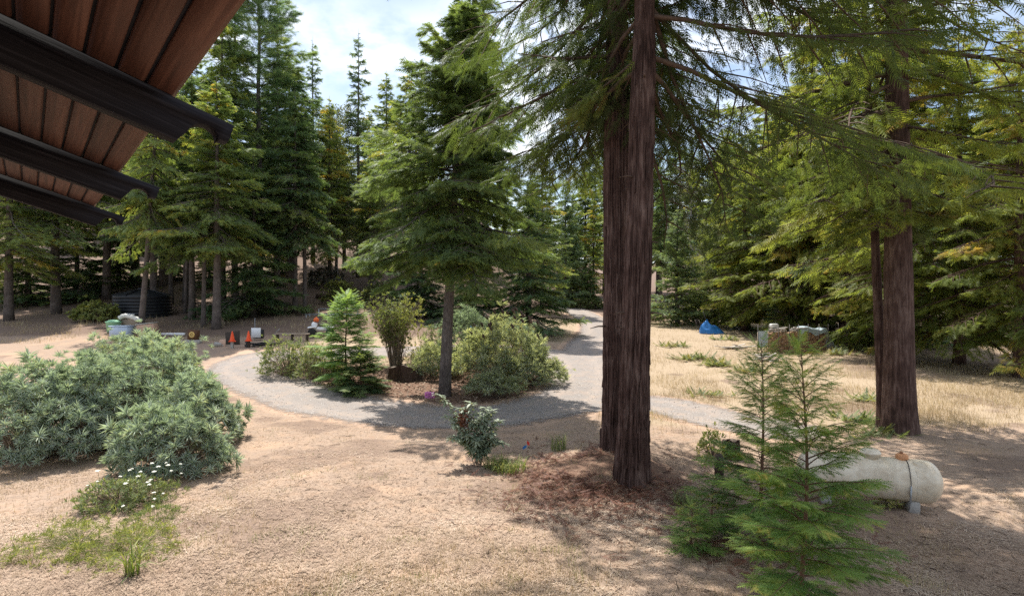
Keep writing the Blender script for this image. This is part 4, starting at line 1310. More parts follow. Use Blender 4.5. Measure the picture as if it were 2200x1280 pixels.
shrub('green_shrub', 'leafy pale shrub left of the second sapling, by the dark post', G(1530, 985), 141, (.45, .4, .9), 130, 9, .11, M['lime_leaf'], LF_WIDE, tint=.55)
for k, (px, d, size, lab) in enumerate([
        (1500, 60, (2.2, 1.5, 2.4), 'bushy green undergrowth behind the blue tarp'), (1560, 58, (2.0, 1.4, 2.0), 'bushy undergrowth left of the two short dark trunks'),
        (1690, 46, (1.8, 1.2, 1.8), 'undergrowth bush behind the left half of the firewood'), (1850, 43, (1.7, 1.2, 1.7), 'pale bush in the shade right of the firewood'),
        (1410, 62, (2.5, 1.5, 2.0), 'low bush directly right of the big trunks at the meadow edge'), (1265, 80, (3, 1.5, 1.4), 'grassy scrub bank right of the driveway end'),
        (730, 58, (2.0, 1.3, 2.4), 'yellowish bush at the foot of the hill, behind the cane shrub'), (700, 66, (2.3, 1.5, 2.2), 'grey-green bush on the sunny bank'),
        (820, 56, (2.2, 1.4, 2.3), 'green bush behind the cane shrub'), (205, 47, (2.0, 1.2, 1.6), 'sunlit bush left of the water tank')]):
    shrub('scrub_bush', lab, B(px, d), 150 + k, size, 330, 12, .30, [M['oak_leaf'], M['grey_twig'], M['lime_leaf']][(0, 0, 0, 2, 0, 0, 2, 1, 0, 2)[k]], LF_OVAL, tint=.5)


# grey open tree at the back right, oak at left of the sky gap
def broadleaf(name, label, loc, seed, H, R, leaf, nl, lsize):
    rng = np.random.default_rng(seed)
    t = thing(name, label, 'tree', loc)
    SV, SF, so = [], [], 0; tips = []
    v, f = tube([[0, 0, -.1], [.1, 0, H * .25], [.05, .1, H * .55], [.1, 0, H * .97]], [.22, .17, .10, .02], 8, caps=False)
    build('trunk', [(v, f, M['pale_bark'], None)], t, True)
    for i in range(60):
        h = H * rng.uniform(.18, .92); a = rng.uniform(0, 6.28); L = R * (1.05 - abs(h / H - .5)) * rng.uniform(.5, 1.0)
        b = np.array([.08, 0, h]); e = b + [cos(a) * L, sin(a) * L, L * rng.uniform(.2, .8)]
        m = (b + e) / 2 + [0, 0, -.1 * L]
        v, f = tube([b, m, e], [.05, .035, .01], 4, caps=False); SV.append(v); SF.append(f[0] + so); so += len(v)
        for q in range(9):
            s = rng.uniform(.3, 1.05); p = b + (e - b) * s + rng.normal(0, .16 * L, 3); tips.append(p)
            v, f = tube([b + (e - b) * s * .8, p], [.015, .004], 3, caps=False); SV.append(v); SF.append(f[0] + so); so += len(v)
    tips = np.array(tips)
    P = np.repeat(tips, nl, 0) + rng.normal(0, .32, (len(tips) * nl, 3))
    V, Fc, tn = stamp(LF_OVAL[0], LF_OVAL[1], P, rng.normal(size=P.shape), rng.normal(size=P.shape) + [0, 0, .8], lsize * rng.uniform(.6, 1.2, len(P)), np.clip(np.repeat(rng.normal(.5, .2, len(tips)), nl) + rng.normal(0, .12, len(P)), 0, 1))
    build('crown', [(np.concatenate(SV), np.concatenate(SF), M['pale_bark'], None), (V, Fc, leaf, tn)], t)
    return t


ok = broadleaf('oak_tree', 'pale hazy broadleaf tree left of the slender pale fir', B(722, 70), 171, zat(225, 70) - B(722, 70)[2], 4.6, M['oak_leaf'], 30, .26)
broadleaf('oak_tree', 'grey half-bare tree behind the meadow, right of the big trunks', B(1484, 70), 172, zat(330, 70) - B(1484, 70)[2], 4.2, M['grey_twig'], 12, .22)
broadleaf('oak_tree', 'grey-green broadleaf tree beside the small trees at the meadow edge', B(1540, 60), 173, zat(480, 60) - B(1540, 60)[2], 3.2, M['oak_leaf'], 28, .24)
broadleaf('oak_tree', 'pale broadleaf tree right of the yellow-green fir, over the sunny bank', B(800, 66), 174, zat(400, 66) - B(800, 66)[2], 3.4, M['oak_leaf'], 28, .24)

# ================================================================== HOUSE EAVE (upper left)
M['soffit'] = noise_mat('soffit', [(.3, (.17, .075, .045)), (.5, (.26, .125, .075)), (.7, (.34, .175, .105))], scale=(1, 1, 1), nscale=3, rough=.6, bump=.15)
def wood_mat(name, dark, mid, light, along, rough=.6, bump=.25, spec=.3):
    m, N, L = new_mat(name)
    tc = N.new('ShaderNodeTexCoord'); mp = N.new('ShaderNodeMapping')
    mp.inputs['Scale'].default_value = along
    oi = N.new('ShaderNodeObjectInfo')
    off = N.new('ShaderNodeVectorMath'); off.operation = 'ADD'
    sc_ = N.new('ShaderNodeVectorMath'); sc_.operation = 'SCALE'; sc_.inputs['Scale'].default_value = 37.0
    cb = N.new('ShaderNodeCombineXYZ')
    for k in range(3): L.new(oi.outputs['Random'], cb.inputs[k])
    L.new(cb.outputs[0], sc_.inputs[0])
    L.new(tc.outputs['Object'], mp.inputs[0]); L.new(mp.outputs[0], off.inputs[0]); L.new(sc_.outputs[0], off.inputs[1])
    n = N.new('ShaderNodeTexNoise'); n.inputs['Scale'].default_value = 1.0; n.inputs['Detail'].default_value = 8; n.inputs['Roughness'].default_value = .65; n.inputs['Distortion'].default_value = .5
    L.new(off.outputs[0], n.inputs['Vector'])
    r = ramp(N, [(.3, dark), (.5, mid), (.72, light)]); L.new(n.outputs['Fac'], r.inputs[0])
    hv = N.new('ShaderNodeHueSaturation'); v = N.new('ShaderNodeMath'); v.operation = 'MULTIPLY_ADD'; v.inputs[1].default_value = .45; v.inputs[2].default_value = .78
    L.new(oi.outputs['Random'], v.inputs[0]); L.new(v.outputs[0], hv.inputs['Value']); L.new(r.outputs[0], hv.inputs['Color'])
    p = N.new('ShaderNodeBsdfPrincipled'); p.inputs['Roughness'].default_value = rough; p.inputs['Specular IOR Level'].default_value = spec
    L.new(hv.outputs[0], p.inputs['Base Color'])
    b = N.new('ShaderNodeBump'); b.inputs['Strength'].default_value = bump; b.inputs['Distance'].default_value = .004
    L.new(n.outputs['Fac'], b.inputs['Height']); L.new(b.outputs[0], p.inputs['Normal'])
    o = N.new('ShaderNodeOutputMaterial'); L.new(p.outputs[0], o.inputs[0])
    return m


M['soffit'] = wood_mat('soffit', (.045, .019, .013), (.09, .039, .027), (.155, .075, .052), (1.2, 34, 34), .65)
M['rafter'] = wood_mat('rafter', (.006, .006, .008), (.014, .014, .018), (.035, .036, .045), (2.0, 40, 60), .75, .5, .12)
M['rafter_brown'] = wood_mat('rafter_brown', (.05, .025, .015), (.10, .05, .03), (.16, .085, .05), (2.0, 40, 40), .7)
M['roof_metal'] = plain('roof_metal', (.16, .09, .06), .15, .5, metallic=.3)
M['wall_wood'] = wood_mat('wall_wood', (.10, .05, .03), (.17, .09, .055), (.24, .14, .09), (1, 20, 20), .7)
K = 1.7
TIP = np.array([-.808 * K, 1.64 * K, CAM_H + .493 * K])
EV_N = np.array([-.761, -.648]); EV_E = np.array([-.648, .761])
SL = .32
house = thing('house_eave', 'reddish-brown board soffit and dark carved rafter ends of a house at upper left', 'roof', (0, 0, 0))


def ev(u, t, z):
    """eave coordinates: u along the eave, t inward up the slope, z above the rafter-tip line"""
    u, t, z = np.broadcast_arrays(np.asarray(u, float), t, z)
    return np.stack([TIP[0] + EV_N[0] * t + EV_E[0] * u, TIP[1] + EV_N[1] * t + EV_E[1] * u, TIP[2] + z + SL * t], -1)


# frame whose local x runs along the board / rafter so that the grain follows it
def eave_obj(name, u0, t0, V, Fs, mat, along='u', parent=None, extra=None):
    o = build(name, [(V, Fs, mat, None)] + (extra or []), parent or house)
    return o


from mathutils import Matrix
CA, SA = cos(math.atan(SL)), sin(math.atan(SL))


def MEV(p):         # local x along the eave, y up the slope, z off the slope
    return Matrix(((EV_E[0], EV_N[0] * CA, -EV_N[0] * SA, p[0]), (EV_E[1], EV_N[1] * CA, -EV_N[1] * SA, p[1]), (0, SA, CA, p[2]), (0, 0, 0, 1)))


slope_a = math.atan(SL)
t0 = .26; bw = .105
k = 0
for i in range(19):
    tA = t0 + i * (bw + .006); tB = tA + bw
    V = []
    L0, L1 = -5.2, 4.7
    # local frame: x along the eave, y inward, z up
    prof = [(0, .008), (.006, 0), (bw - .006, 0), (bw, .008), (bw, .03), (0, .03)]
    for x in (L0, L1):
        for y, z in prof:
            V.append([x, y, z])
    n = len(prof)
    Q = [[j, (j + 1) % n, n + (j + 1) % n, n + j] for j in range(n)]
    o = build('soffit_board', [(np.array(V), [np.array(Q), np.array([list(range(n))[::-1], list(range(n, 2 * n))])], M['soffit'], None)], house)
    p = ev(0, tA, .0)
    # x -> EV_E, y -> EV_N
    o.matrix_local = MEV(p)
# dark backing above the board joints and the roof sheet
V, Fs = box((-.25, 1.15, .019), (9.8, 2.2, .012))
ul = build('underlay', [(V, Fs, M['rafter'], None)], house); ul.matrix_local = MEV(ev(0, t0, 0))
V = np.array([[x, y, z] for x in (-5.3, 4.8) for y, z in ((-.015, .031), (2.35, .031), (2.35, .075), (-.015, .075))])
rb = build('roof_sheet', [(V, [np.array([[0, 1, 5, 4], [1, 2, 6, 5], [2, 3, 7, 6], [3, 0, 4, 7], [3, 2, 1, 0], [4, 5, 6, 7]])], M['roof_metal'], None)], house)
p = ev(0, t0, 0)
rb.matrix_local = MEV(p)
# rafters: profile in (t, z), notched tail, extruded along the eave
D = .185
tail = [(0, -.004), (0, -.088), (.035, -.094)]
for a in np.linspace(0, pi, 9):
    tail.append((.105 - .062 * cos(a), -.105 + .052 * sin(a) - .006 * (a / pi)))
tail += [(.185, -D + .035), (.20, -D), (2.3, -D), (2.3, -.004)]
n = len(tail); TH = .085
V = np.array([[x, t, z] for x in (-TH / 2, TH / 2) for t, z in tail])
Q = np.array([[j, (j + 1) % n, n + (j + 1) % n, n + j] for j in range(n)])
caps = np.array([list(range(n))[::-1], list(range(n, 2 * n))])
# grain object space: x along the rafter
Vr = V[:, [1, 0, 2]]
rproto = None
for kk, u in enumerate([-2.04, 0, 2.04, 4.08]):
    if rproto is None:
        rproto = build('rafter', [(Vr, [Q[:, ::-1], caps[:, ::-1]], M['rafter'], None)], house); ro = rproto
    else:
        ro = rproto.copy(); COL.objects.link(ro); ro.parent = house
    p = ev(u, 0, 0)
    ro.matrix_local = Matrix(((EV_N[0] * CA, EV_E[0], -EV_N[0] * SA, p[0]), (EV_N[1] * CA, EV_E[1], -EV_N[1] * SA, p[1]), (SA, 0, CA, p[2]), (0, 0, 0, 1)))
# wall under the eave (mostly outside the view)
V, Fs = box((-.4, 1.9, -2.6), (9.0, .16, 6.2))
wo_ = build('wall', [(V, Fs, M['wall_wood'], None)], house); wo_.matrix_local = Matrix(((EV_E[0], EV_N[0], 0, TIP[0]), (EV_E[1], EV_N[1], 0, TIP[1]), (0, 0, 1, TIP[2]), (0, 0, 0, 1)))

# ================================================================== THINGS IN THE YARD
M['tank_cream'] = noise_mat('tank_cream', [(.26, (.40, .31, .20)), (.38, (.58, .49, .36)), (.55, (.70, .62, .48)), (.75, (.75, .68, .55))], nscale=4.5, detail=9, distortion=.6, rough=.42, bump=.05, spec=.4)
M['rust'] = noise_mat('rust', [(.3, (.22, .10, .05)), (.7, (.42, .21, .11))], nscale=12, rough=.8)
M['terracotta'] = plain('terracotta', (.55, .27, .13), .15, .7)
M['concrete'] = plain('concrete', (.36, .345, .32), .2, .9, 14, bump=.4)
M['black_plastic'] = plain('black_plastic', (.012, .014, .018), .25, .45, spec=.4)
M['black_rubber'] = plain('black_rubber', (.02, .02, .02), .3, .7)
M['grey_metal'] = plain('grey_metal', (.35, .37, .38), .15, .4, metallic=.5)
M['white_paint'] = plain('white_paint', (.74, .76, .78), .06, .5)
M['cone_orange'] = plain('cone_orange', (.80, .10, .03), .08, .5)
M['tan_board'] = plain('tan_board', (.50, .33, .24), .12, .8)
M['old_wood'] = wood_mat('old_wood', (.20, .155, .115), (.36, .29, .22), (.50, .43, .35), (2, 20, 20), .9)
M['grey_wood'] = wood_mat('grey_wood', (.26, .235, .205), (.42, .385, .345), (.58, .54, .49), (2, 20, 20), .9)
M['split_wood'] = wood_mat('split_wood', (.22, .125, .07), (.38, .245, .145), (.54, .40, .27), (3, 14, 14), .9)
M['dark_board'] = plain('dark_board', (.05, .038, .03), .3, .85)
M['blue_tarp'] = plain('blue_tarp', (.03, .17, .48), .2, .45)
M['grey_tarp'] = plain('grey_tarp', (.36, .43, .47), .2, .4)
M['blue_drum'] = plain('blue_drum', (.10, .32, .52), .1, .5)
M['bin_blue'] = plain('bin_blue', (.42, .52, .66), .08, .6)
M['bin_green'] = plain('bin_green', (.25, .50, .32), .1, .6)
M['white_tarp'] = plain('white_tarp', (.62, .62, .58), .12, .6)
M['stove_brown'] = plain('stove_brown', (.10, .045, .02), .3, .6)
M['gold'] = plain('gold', (.60, .42, .14), .1, .5)
M['wire'] = plain('wire', (.10, .09, .085), .2, .6, metallic=.6)
M['red_plastic'] = plain('red_plastic', (.55, .05, .04), .1, .5)
M['orange_cloth'] = plain('orange_cloth', (.60, .13, .04), .2, .8)


def propane():
    A = np.array([6.45, 12.9]); d = np.array([.93, -.367]); L = 2.75; R = .445
    c = A + d * L / 2; yaw = math.atan2(d[1], d[0]); g = gz(*c)
    t = thing('propane_tank', 'cream horizontal propane tank lying at the lower right behind the saplings', 'gas tank', (c[0], c[1], g), yaw)
    prof = [(0, -L / 2)] + [(R * math.sin(a), -L / 2 + .30 - .30 * math.cos(a)) for a in np.linspace(.15, pi / 2, 9)] + \
           [(R, -.5), (R + .004, -.49), (R, -.48), (R, .48), (R + .004, .49), (R, .50)] + [(R * math.sin(a), L / 2 - .30 + .30 * math.cos(a)) for a in np.linspace(pi / 2, .15, 9)] + [(0, L / 2)]
    V, Fs = lathe(prof, 48, cap=False)
    V = V[:, [2, 1, 0]] * [1, 1, -1] + [0, 0, .17 + R]
    build('shell', [(V, Fs, M['tank_cream'], None)], t, smooth=True)
    zt = .17 + 2 * R
    V, Fs = lathe([(.19, -.04), (.195, .06), (.205, .065), (.205, .085), (.19, .10), (.16, .14), (.10, .165), (0, .175)], 28)
    o = build('dome_lid', [(V + [.08, 0, zt], Fs, M['tank_cream'], None)], t, smooth=True)
    V, Fs = lathe([(.025, 0), (.03, .02), (.012, .05), (.02, .06), (.0, .075)], 10)
    build('lifting_lug', [(V + [-1.1, 0, zt - .005], Fs, M['tank_cream'], None)], t)
    V, Fs = lathe([(.11, -.03), (.12, .04), (.115, .09), (.08, .115), (.0, .12)], 20)
    build('valve_cap', [(V + [.66, 0, zt - .01], Fs, M['terracotta'], None)], t, smooth=True)
    V, Fs = lathe([(.03, 0), (.035, .03), (.0, .06)], 8)
    build('cap_knob', [(V + [.65, 0, zt + .105], Fs, M['rust'], None)], t)
    for x in (-.8, .82):
        V, Fs = box((x, 0, .12), (.20, .62, .26), bev=.02)
        build('foot', [(V, Fs, M['concrete'], None)], t)
    for x in (-.85, .85):
        V, Fs = lathe([(R + .001, -.02), (R + .007, 0), (R + .001, .02)], 48, cap=False)
        build('weld_seam', [(V[:, [2, 1, 0]] * [1, 1, -1] + [x, 0, .17 + R], Fs, M['tank_cream'], None)], t, smooth=True)
    build('lid_hinge', [(*box((.08, .19, zt + .08), (.12, .04, .05), bev=.008), M['rust'], None)], t)
    a = np.linspace(.0, 2.1, 14)
    P = np.stack([np.full(14, .72), -(R + .012) * np.sin(a), .17 + R + (R + .012) * np.cos(a)], -1)
    build('strap', [(*tube(P, .008, 5), M['wire'], None)], t)
    V, Fs = tube([[.72, -R - .02, .62], [.71, -R - .03, .40], [.69, -R + .05, .05]], [.016, .02, .008], 6)
    build('turnbuckle', [(V, Fs, M['grey_metal'], None)], t)


propane()


def stump(name, label, loc, r, h, seed, top=None):
    rng = np.random.default_rng(seed)
    t = thing(name, label, 'stump', loc)
    sides = 44
    zs = np.linspace(-.15, h, 14); th = np.arange(sides) * 2 * pi / sides
    Z, T = np.meshgrid(zs, th, indexing='ij')
    tw = T / (2 * pi)
    rad = r * (1 + .35 * np.exp(-(Z + .1) / (h * .35)) * (.5 + vnoise(tw * 6, Z * .5, seed, 6))) * (.84 + .32 * vnoise(tw * 9, Z * 1.2, seed + 1, 9)) * (.92 + .16 * vnoise(tw * 30, Z * 2, seed + 2, 30))
    Z2 = Z + (Z == zs[-1]) * (vnoise(tw * 11, Z, seed + 4, 11) - .6) * .5 * h
    V = np.stack([rad * np.cos(T), rad * np.sin(T), Z2], -1).reshape(-1, 3)
    n = len(zs); i, j = np.meshgrid(np.arange(n - 1), np.arange(sides), indexing='ij'); j2 = (j + 1) % sides
    Q = np.stack([i * sides + j, i * sides + j2, (i + 1) * sides + j2, (i + 1) * sides + j], -1).reshape(-1, 4)
    build('bark', [(V, [Q], M['stump_wood'], None)], t, smooth=True)
    rim = V[-sides:]
    Vt = np.vstack([rim * [.985, .985, 1] - [0, 0, .01], rim * [.5, .5, 1] * [1, 1, .97], [[0, 0, h * .96]]])
    a0 = np.arange(sides); a1 = (a0 + 1) % sides
    build('cut_face', [(Vt, [np.stack([a0, a1, sides + a1, sides + a0], -1), np.stack([sides + a0, sides + a1, np.full(sides, 2 * sides)], -1)], M['stump_top'], None)], t)
    return t


stump('tree_stump', 'broad dark old stump on the island, left of the slim trunk', G(872, 812), .72, .62, 201)
stump('tree_stump', 'dark weathered stump behind the short bushy sapling', G(1572, 985), .22, .55, 202)


def dark_post():
    b = G(1545, 1022)
    t = thing('wooden_post', 'short black rounded post among the sapling boughs', 'post', b)
    V, Fs = lathe([(.115, -.1), (.115, .42), (.105, .50), (.07, .56), (0, .58)], 20)
    build('shaft', [(V, Fs, M['dark_board'], None)], t, smooth=True)
    V, Fs = lathe([(.120, .28), (.122, .29), (.122, .31), (.120, .32)], 20, cap=False)
    build('band', [(V, Fs, M['black_rubber'], None)], t)


dark_post()


def flag():
    t = thing('marker_flag', 'small red and blue marker flag on a wire, left of the big trunks', 'flag', G(1131, 985))
    build('wire_stem', [(*tube([[0, 0, -.05], [.01, 0, .5]], [.004, .003], 5), M['grey_metal'], None)], t)
    def sheet(x0, x1, z0, z1, m, nm):
        g = np.array([[x0 + (x1 - x0) * u, .015 * math.sin(u * 5), z0 + (z1 - z0) * v - .05 * u] for v in (0, 1) for u in (0, .33, .66, 1)])
        g2 = g + [0, .002, 0]
        Q = np.array([[j, j + 1, j + 5, j + 4] for j in range(3)])
        build(nm, [(np.vstack([g, g2]), [Q, Q[:, ::-1] + 8], m, None)], t)
    sheet(.012, .085, .40, .50, M['red_plastic'], 'red_flag'); sheet(0.0, -.10, .30, .38, M['blue_tarp'], 'blue_ribbon')


flag()


# ---- firewood stack with tarp and wire fence
def firewood():
    A = G(1648, 758); Bp = G(1772, 752)
    d = (Bp - A)[:2]; L = np.linalg.norm(d); yaw = math.atan2(d[1], d[0])
    t = thing('firewood_stack', 'long stack of split firewood at the back of the meadow', 'firewood', A, yaw)
    rng = np.random.default_rng(301)
    H = 1.45
    # three split shapes, shared
    shapes = []
    for q in range(3):
        prof = [(-.085, -.05), (.08, -.055), (.095, .01), (.02, .07), (-.07, .05)]
        prof = np.array(prof) * [rng.uniform(.85, 1.25), rng.uniform(.8, 1.15)]
        n = len(prof)
        V = np.array([[x, y, z] for y in (-.22, .22) for x, z in prof])
        V = V + rng.normal(0, .006, V.shape)
        Q = np.array([[j, (j + 1) % n, n + (j + 1) % n, n + j] for j in range(n)])
        shapes.append((V, [Q[:, ::-1], np.array([list(range(n)), list(range(n, 2 * n))[::-1]])]))
    first = [None] * 3; cnt = 0
    rows = int(H / .125); cols = int(L / .175)
    for r in range(rows):
        for c in range(cols):
            q = int(rng.integers(3))
            if first[q] is None:
                o = first[q] = build('split_log', [(*shapes[q], M['split_wood'], None)], t)
            else:
                o = first[q].copy(); COL.objects.link(o); o.parent = t
            o.location = (.09 + c * .175 + rng.normal(0, .015) + (.05 if r % 2 else 0), rng.normal(0, .05), .10 + r * .125 + rng.normal(0, .008))
            o.rotation_euler = (rng.normal(0, .04), rng.uniform(0, 6.28), rng.normal(0, .07)); cnt += 1
            if cnt >= 290: break
    # pale planks laid on top
    for i in range(16):
        w = rng.uniform(.9, 1.6)
        V, Fs = box((0, 0, 0), (w, rng.uniform(.14, .22), .06), bev=.008)
        o = build('top_plank', [(V, Fs, M['grey_wood'], None)], t)
        o.location = (rng.uniform(.5, L * .72), rng.uniform(-.2, .15), rows * .125 + .13 + (i // 4) * .065); o.rotation_euler = (rng.normal(0, .05), rng.normal(0, .06), rng.normal(0, .25))
    V, Fs = box((0, 0, 0), (.5, .3, .28), bev=.03)
    o = build('top_box', [(V, Fs, M['white_tarp'], None)], t); o.location = (.55, 0, rows * .125 + .50)
    # tarp: crumpled sheet over the right end
    n = 34
    U, W = np.meshgrid(np.linspace(0, 1, n), np.linspace(0, 1, n))
    x = L * .52 + U * (L * .62)
    top = rows * .125 + .30
    z = np.where(U < .72, top + .16 * np.sin(U * 9) * np.exp(-U), top - (U - .72) / .28 * (top - .35)) + .14 * (vnoise(U * 7, W * 5, 5) - .5) + .07 * (vnoise(U * 16, W * 14, 6) - .5)
    y = (W - .5) * .85 + .12 * (vnoise(U * 6, W * 6, 8) - .5)
    z = z - .35 * np.maximum(0, np.abs(W - .5) - .36) / .14 * (.6 + .8 * vnoise(U * 8, W * 2, 12))
    V = np.stack([x, y, z], -1).reshape(-1, 3)
    i, j = np.meshgrid(np.arange(n - 1), np.arange(n - 1), indexing='ij')
    Q = np.stack([i * n + j, i * n + j + 1, (i + 1) * n + j + 1, (i + 1) * n + j], -1).reshape(-1, 4)
    tt = thing('grey_tarp', 'crumpled grey-blue tarp draped over the right end of the firewood', 'tarp', A, yaw)
    build('sheet', [(np.vstack([V, V - [0, 0, .006]]), [Q, Q[:, ::-1] + n * n], M['grey_tarp'], None)], tt)
    # wire fence round it
    f = thing('wire_fence', 'thin wire fence standing in front of the firewood', 'fence', A, yaw)
    xs = np.linspace(-1.3, L + 1.2, 10)
    for x in xs:
        build('post', [(*tube([[x, -.75, -.2], [x + rng.normal(0, .03), -.75, 2.0]], .022, 6), M['wire'], None)], f)
    for z in (.5, 1.0, 1.5, 1.9):
        build('wire_strand', [(*tube([[x, -.755 + .01 * (i % 2), z + rng.normal(0, .012)] for i, x in enumerate(xs)], .006, 4), M['wire'], None)], f)
    V, Fs = box((-.75, -.55, 1.05), (.80, .05, 1.1), tilt=(.06, 0), bev=.01)
    s = thing('metal_sheet', 'grey corrugated sheet leaning at the left end of the firewood', 'sheet metal', A, yaw)
    uu = np.linspace(0, 1, 33)
    P = np.array([[-1.15 + u * .8, -.5 + .02 * math.sin(u * 60), z] for z in (.45, 1.55) for u in uu])
    Q = np.array([[j, j + 1, 34 + j, 33 + j] for j in range(32)])
    build('panel', [(np.vstack([P, P + [0, .004, 0]]), [Q, Q[:, ::-1] + 66], M['grey_tarp'], None)], s)
    for x in (-1.1, -.4):
        build('prop', [(*tube([[x, -.42, -.1], [x, -.45, 1.5]], .03, 6), M['old_wood'], None)], s)
    # low fallen stack and poles in front
    for lab, px, py, nn, ln, m in (('heap of pale weathered boards on the grass in front of the firewood', 1652, 775, 14, 1.3, 'grey_wood'), ('bundle of grey poles left of the firewood', 1590, 750, 9, 2.2, 'grey_wood'), ('scatter of pale scrap boards below the two short dark trunks', 1600, 708, 9, 1.4, 'grey_wood')):
        h = thing('board_heap', lab, 'boards', G(px, py), rng.uniform(-.3, .3))
        for q in range(nn):
            V, Fs = box((0, 0, 0), (ln * rng.uniform(.6, 1.1), rng.uniform(.1, .2), .05), bev=.006)
            o = build('board', [(V, Fs, M[m], None)], h)
            o.location = (rng.normal(0, .35), rng.normal(0, .3), .06 + .055 * (q // 2)); o.rotation_euler = (rng.normal(0, .08), rng.normal(0, .08), rng.normal(.3, .35))


firewood()


def blue_heap():
    A = G(1518, 717)
    t = thing('blue_tarp', 'bright blue tarp bunched into a heap at the back of the meadow', 'tarp', A)
    n = 22
    a, r = np.meshgrid(np.linspace(0, 2 * pi, 40, endpoint=False), np.linspace(0, 1, n))
    z = 1.05 * (1 - r ** 1.6) ** .8 * (.75 + .5 * vnoise(a / (2 * pi) * 9, r * 3, 4, 9)) + .02
    x = r * 1.0 * np.cos(a) * (.8 + .4 * vnoise(a / (2 * pi) * 6, r * 2, 7, 6)) + r ** 3 * .5; y = r * .8 * np.sin(a)
    V = np.stack([x, y, np.maximum(z, .03)], -1).reshape(-1, 3)
    i, j = np.meshgrid(np.arange(n - 1), np.arange(40), indexing='ij'); j2 = (j + 1) % 40
    build('sheet', [(V, [np.stack([i * 40 + j, i * 40 + j2, (i + 1) * 40 + j2, (i + 1) * 40 + j], -1).reshape(-1, 4)], M['blue_tarp'], None)], t)
    c = thing('folding_chair', 'small dark folding chair frame beside the blue tarp', 'chair', G(1502, 712), .5)
    build('seat', [(*box((0, 0, .45), (.5, .45, .05), bev=.01), M['dark_board'], None)], c)
    build('backrest', [(*box((0, .24, .85), (.5, .05, .5), tilt=(-.2, 0), bev=.01), M['dark_board'], None)], c)
    for x in (-.22, .22):
        build('leg', [(*tube([[x, -.25, -.05], [x, .25, 1.05]], .02, 6), M['wire'], None)], c)
        build('leg', [(*tube([[x, .25, -.05], [x, -.22, .5]], .02, 6), M['wire'], None)], c)
    p = thing('leaning_pole', 'thin dark pole leaning over the blue tarp', 'pole', G(1520, 715))
    build('pole', [(*tube([[.15, -.1, 0], [-.35, .1, 1.9]], .025, 6), M['wire'], None)], p)


blue_heap()


# ---- junk yard at the left back
def cone(label, px, py, post_h, mat):
    b = G(px, py)
    pt = thing('short_post', 'grey stake carrying the left traffic cone' if mat == 'concrete' else 'dark stake carrying the right traffic cone', 'post', b)
    build('shaft', [(*box((0, 0, post_h / 2 - .1), (.16, .16, post_h + .2), bev=.015), M[mat], None)], pt)
    t = thing('traffic_cone', label, 'traffic cone', b + [0, 0, post_h])
    build('base', [(*box((0, 0, .02), (.42, .42, .04), rz=.4, bev=.01), M['cone_orange'], None)], t)
    build('cone', [(*lathe([(.155, .04), (.15, .07), (.035, .62), (.03, .64), (.022, .64)], 24), M['cone_orange'], None)], t, smooth=True)


cone('left orange traffic cone, standing in front of a dark board', 499, 748, .42, 'concrete')
cone('right orange traffic cone, in front of the white square board', 534, 746, .40, 'dark_board')


def simple(name, label, cat, px, py, parts, rz=0):
    t = thing(name, label, cat, G(px, py), rz)
    for nm, V, Fs, m in parts:
        build(nm, [(V, Fs, M[m], None)], t)
    return t


def P_(nm, bx, m):
    return (nm, bx[0], bx[1], m)


simple('sign_board', 'white square board on a thin rod behind the right traffic cone', 'board', 550, 732, [P_('panel', box((0, 0, .55), (.64, .04, .66), bev=.008), 'white_paint'), P_('rod', tube([[-.1, .05, -.1], [-.1, .05, 1.55]], .015, 6), 'grey_metal'), P_('back_box', box((.1, .2, .45), (.62, .3, .6), bev=.02), 'black_plastic')])
simple('dark_board', 'dark plywood sheet leaning behind the left traffic cone', 'board', 494, 742, [P_('sheet', box((0, .35, .42), (.95, .03, .95), tilt=(-.22, -.12), bev=.006), 'dark_board'), P_('stake', box((.25, .5, .3), (.06, .06, .8)), 'old_wood')])
simple('tan_board', 'small tan board lying left of the leaning dark sheet', 'board', 478, 744, [P_('sheet', box((0, 0, .20), (.40, .03, .5), tilt=(-.3, -.1), bev=.005), 'tan_board'), P_('batten', box((0, .06, .2), (.05, .04, .45), tilt=(-.3, 0)), 'old_wood')])
simple('concrete_block', 'pale tilted concrete block on the dirt', 'block', 468, 744, [P_('block', box((0, 0, .13), (.42, .28, .2), rz=.4, tilt=(.3, .15), bev=.02), 'concrete'), P_('shard', box((.3, .1, .05), (.2, .15, .1), rz=.9, bev=.02), 'concrete')])


def stove():
    t = thing('brown_box', 'brown box with a round golden emblem propped on grey blocks', 'box', G(416, 738), -.1)
    build('case', [(*box((0, 0, .58), (.66, .34, .64), tilt=(0, .06), bev=.02), M['stove_brown'], None)], t)
    V, Fs = lathe([(.10, 0), (.20, 0), (.205, .015), (.20, .03), (.10, .03), (.095, .015), (.10, 0)], 24, cap=False)
    build('emblem_ring', [(rot(V, 0, (pi / 2, 0)) + [.0, -.175, .60], Fs, M['gold'], None)], t)
    V, Fs = lathe([(0, 0), (.07, 0), (.07, .02), (0, .02)], 16, cap=False)
    build('emblem_disc', [(rot(V, 0, (pi / 2, 0)) + [.0, -.176, .60], Fs, M['gold'], None)], t)
    for x in (-.3, .25):
        build('grey_block', [(*box((x, 0, .12), (.48, .4, .26), rz=x * .5, bev=.02), M['concrete'], None)], t)


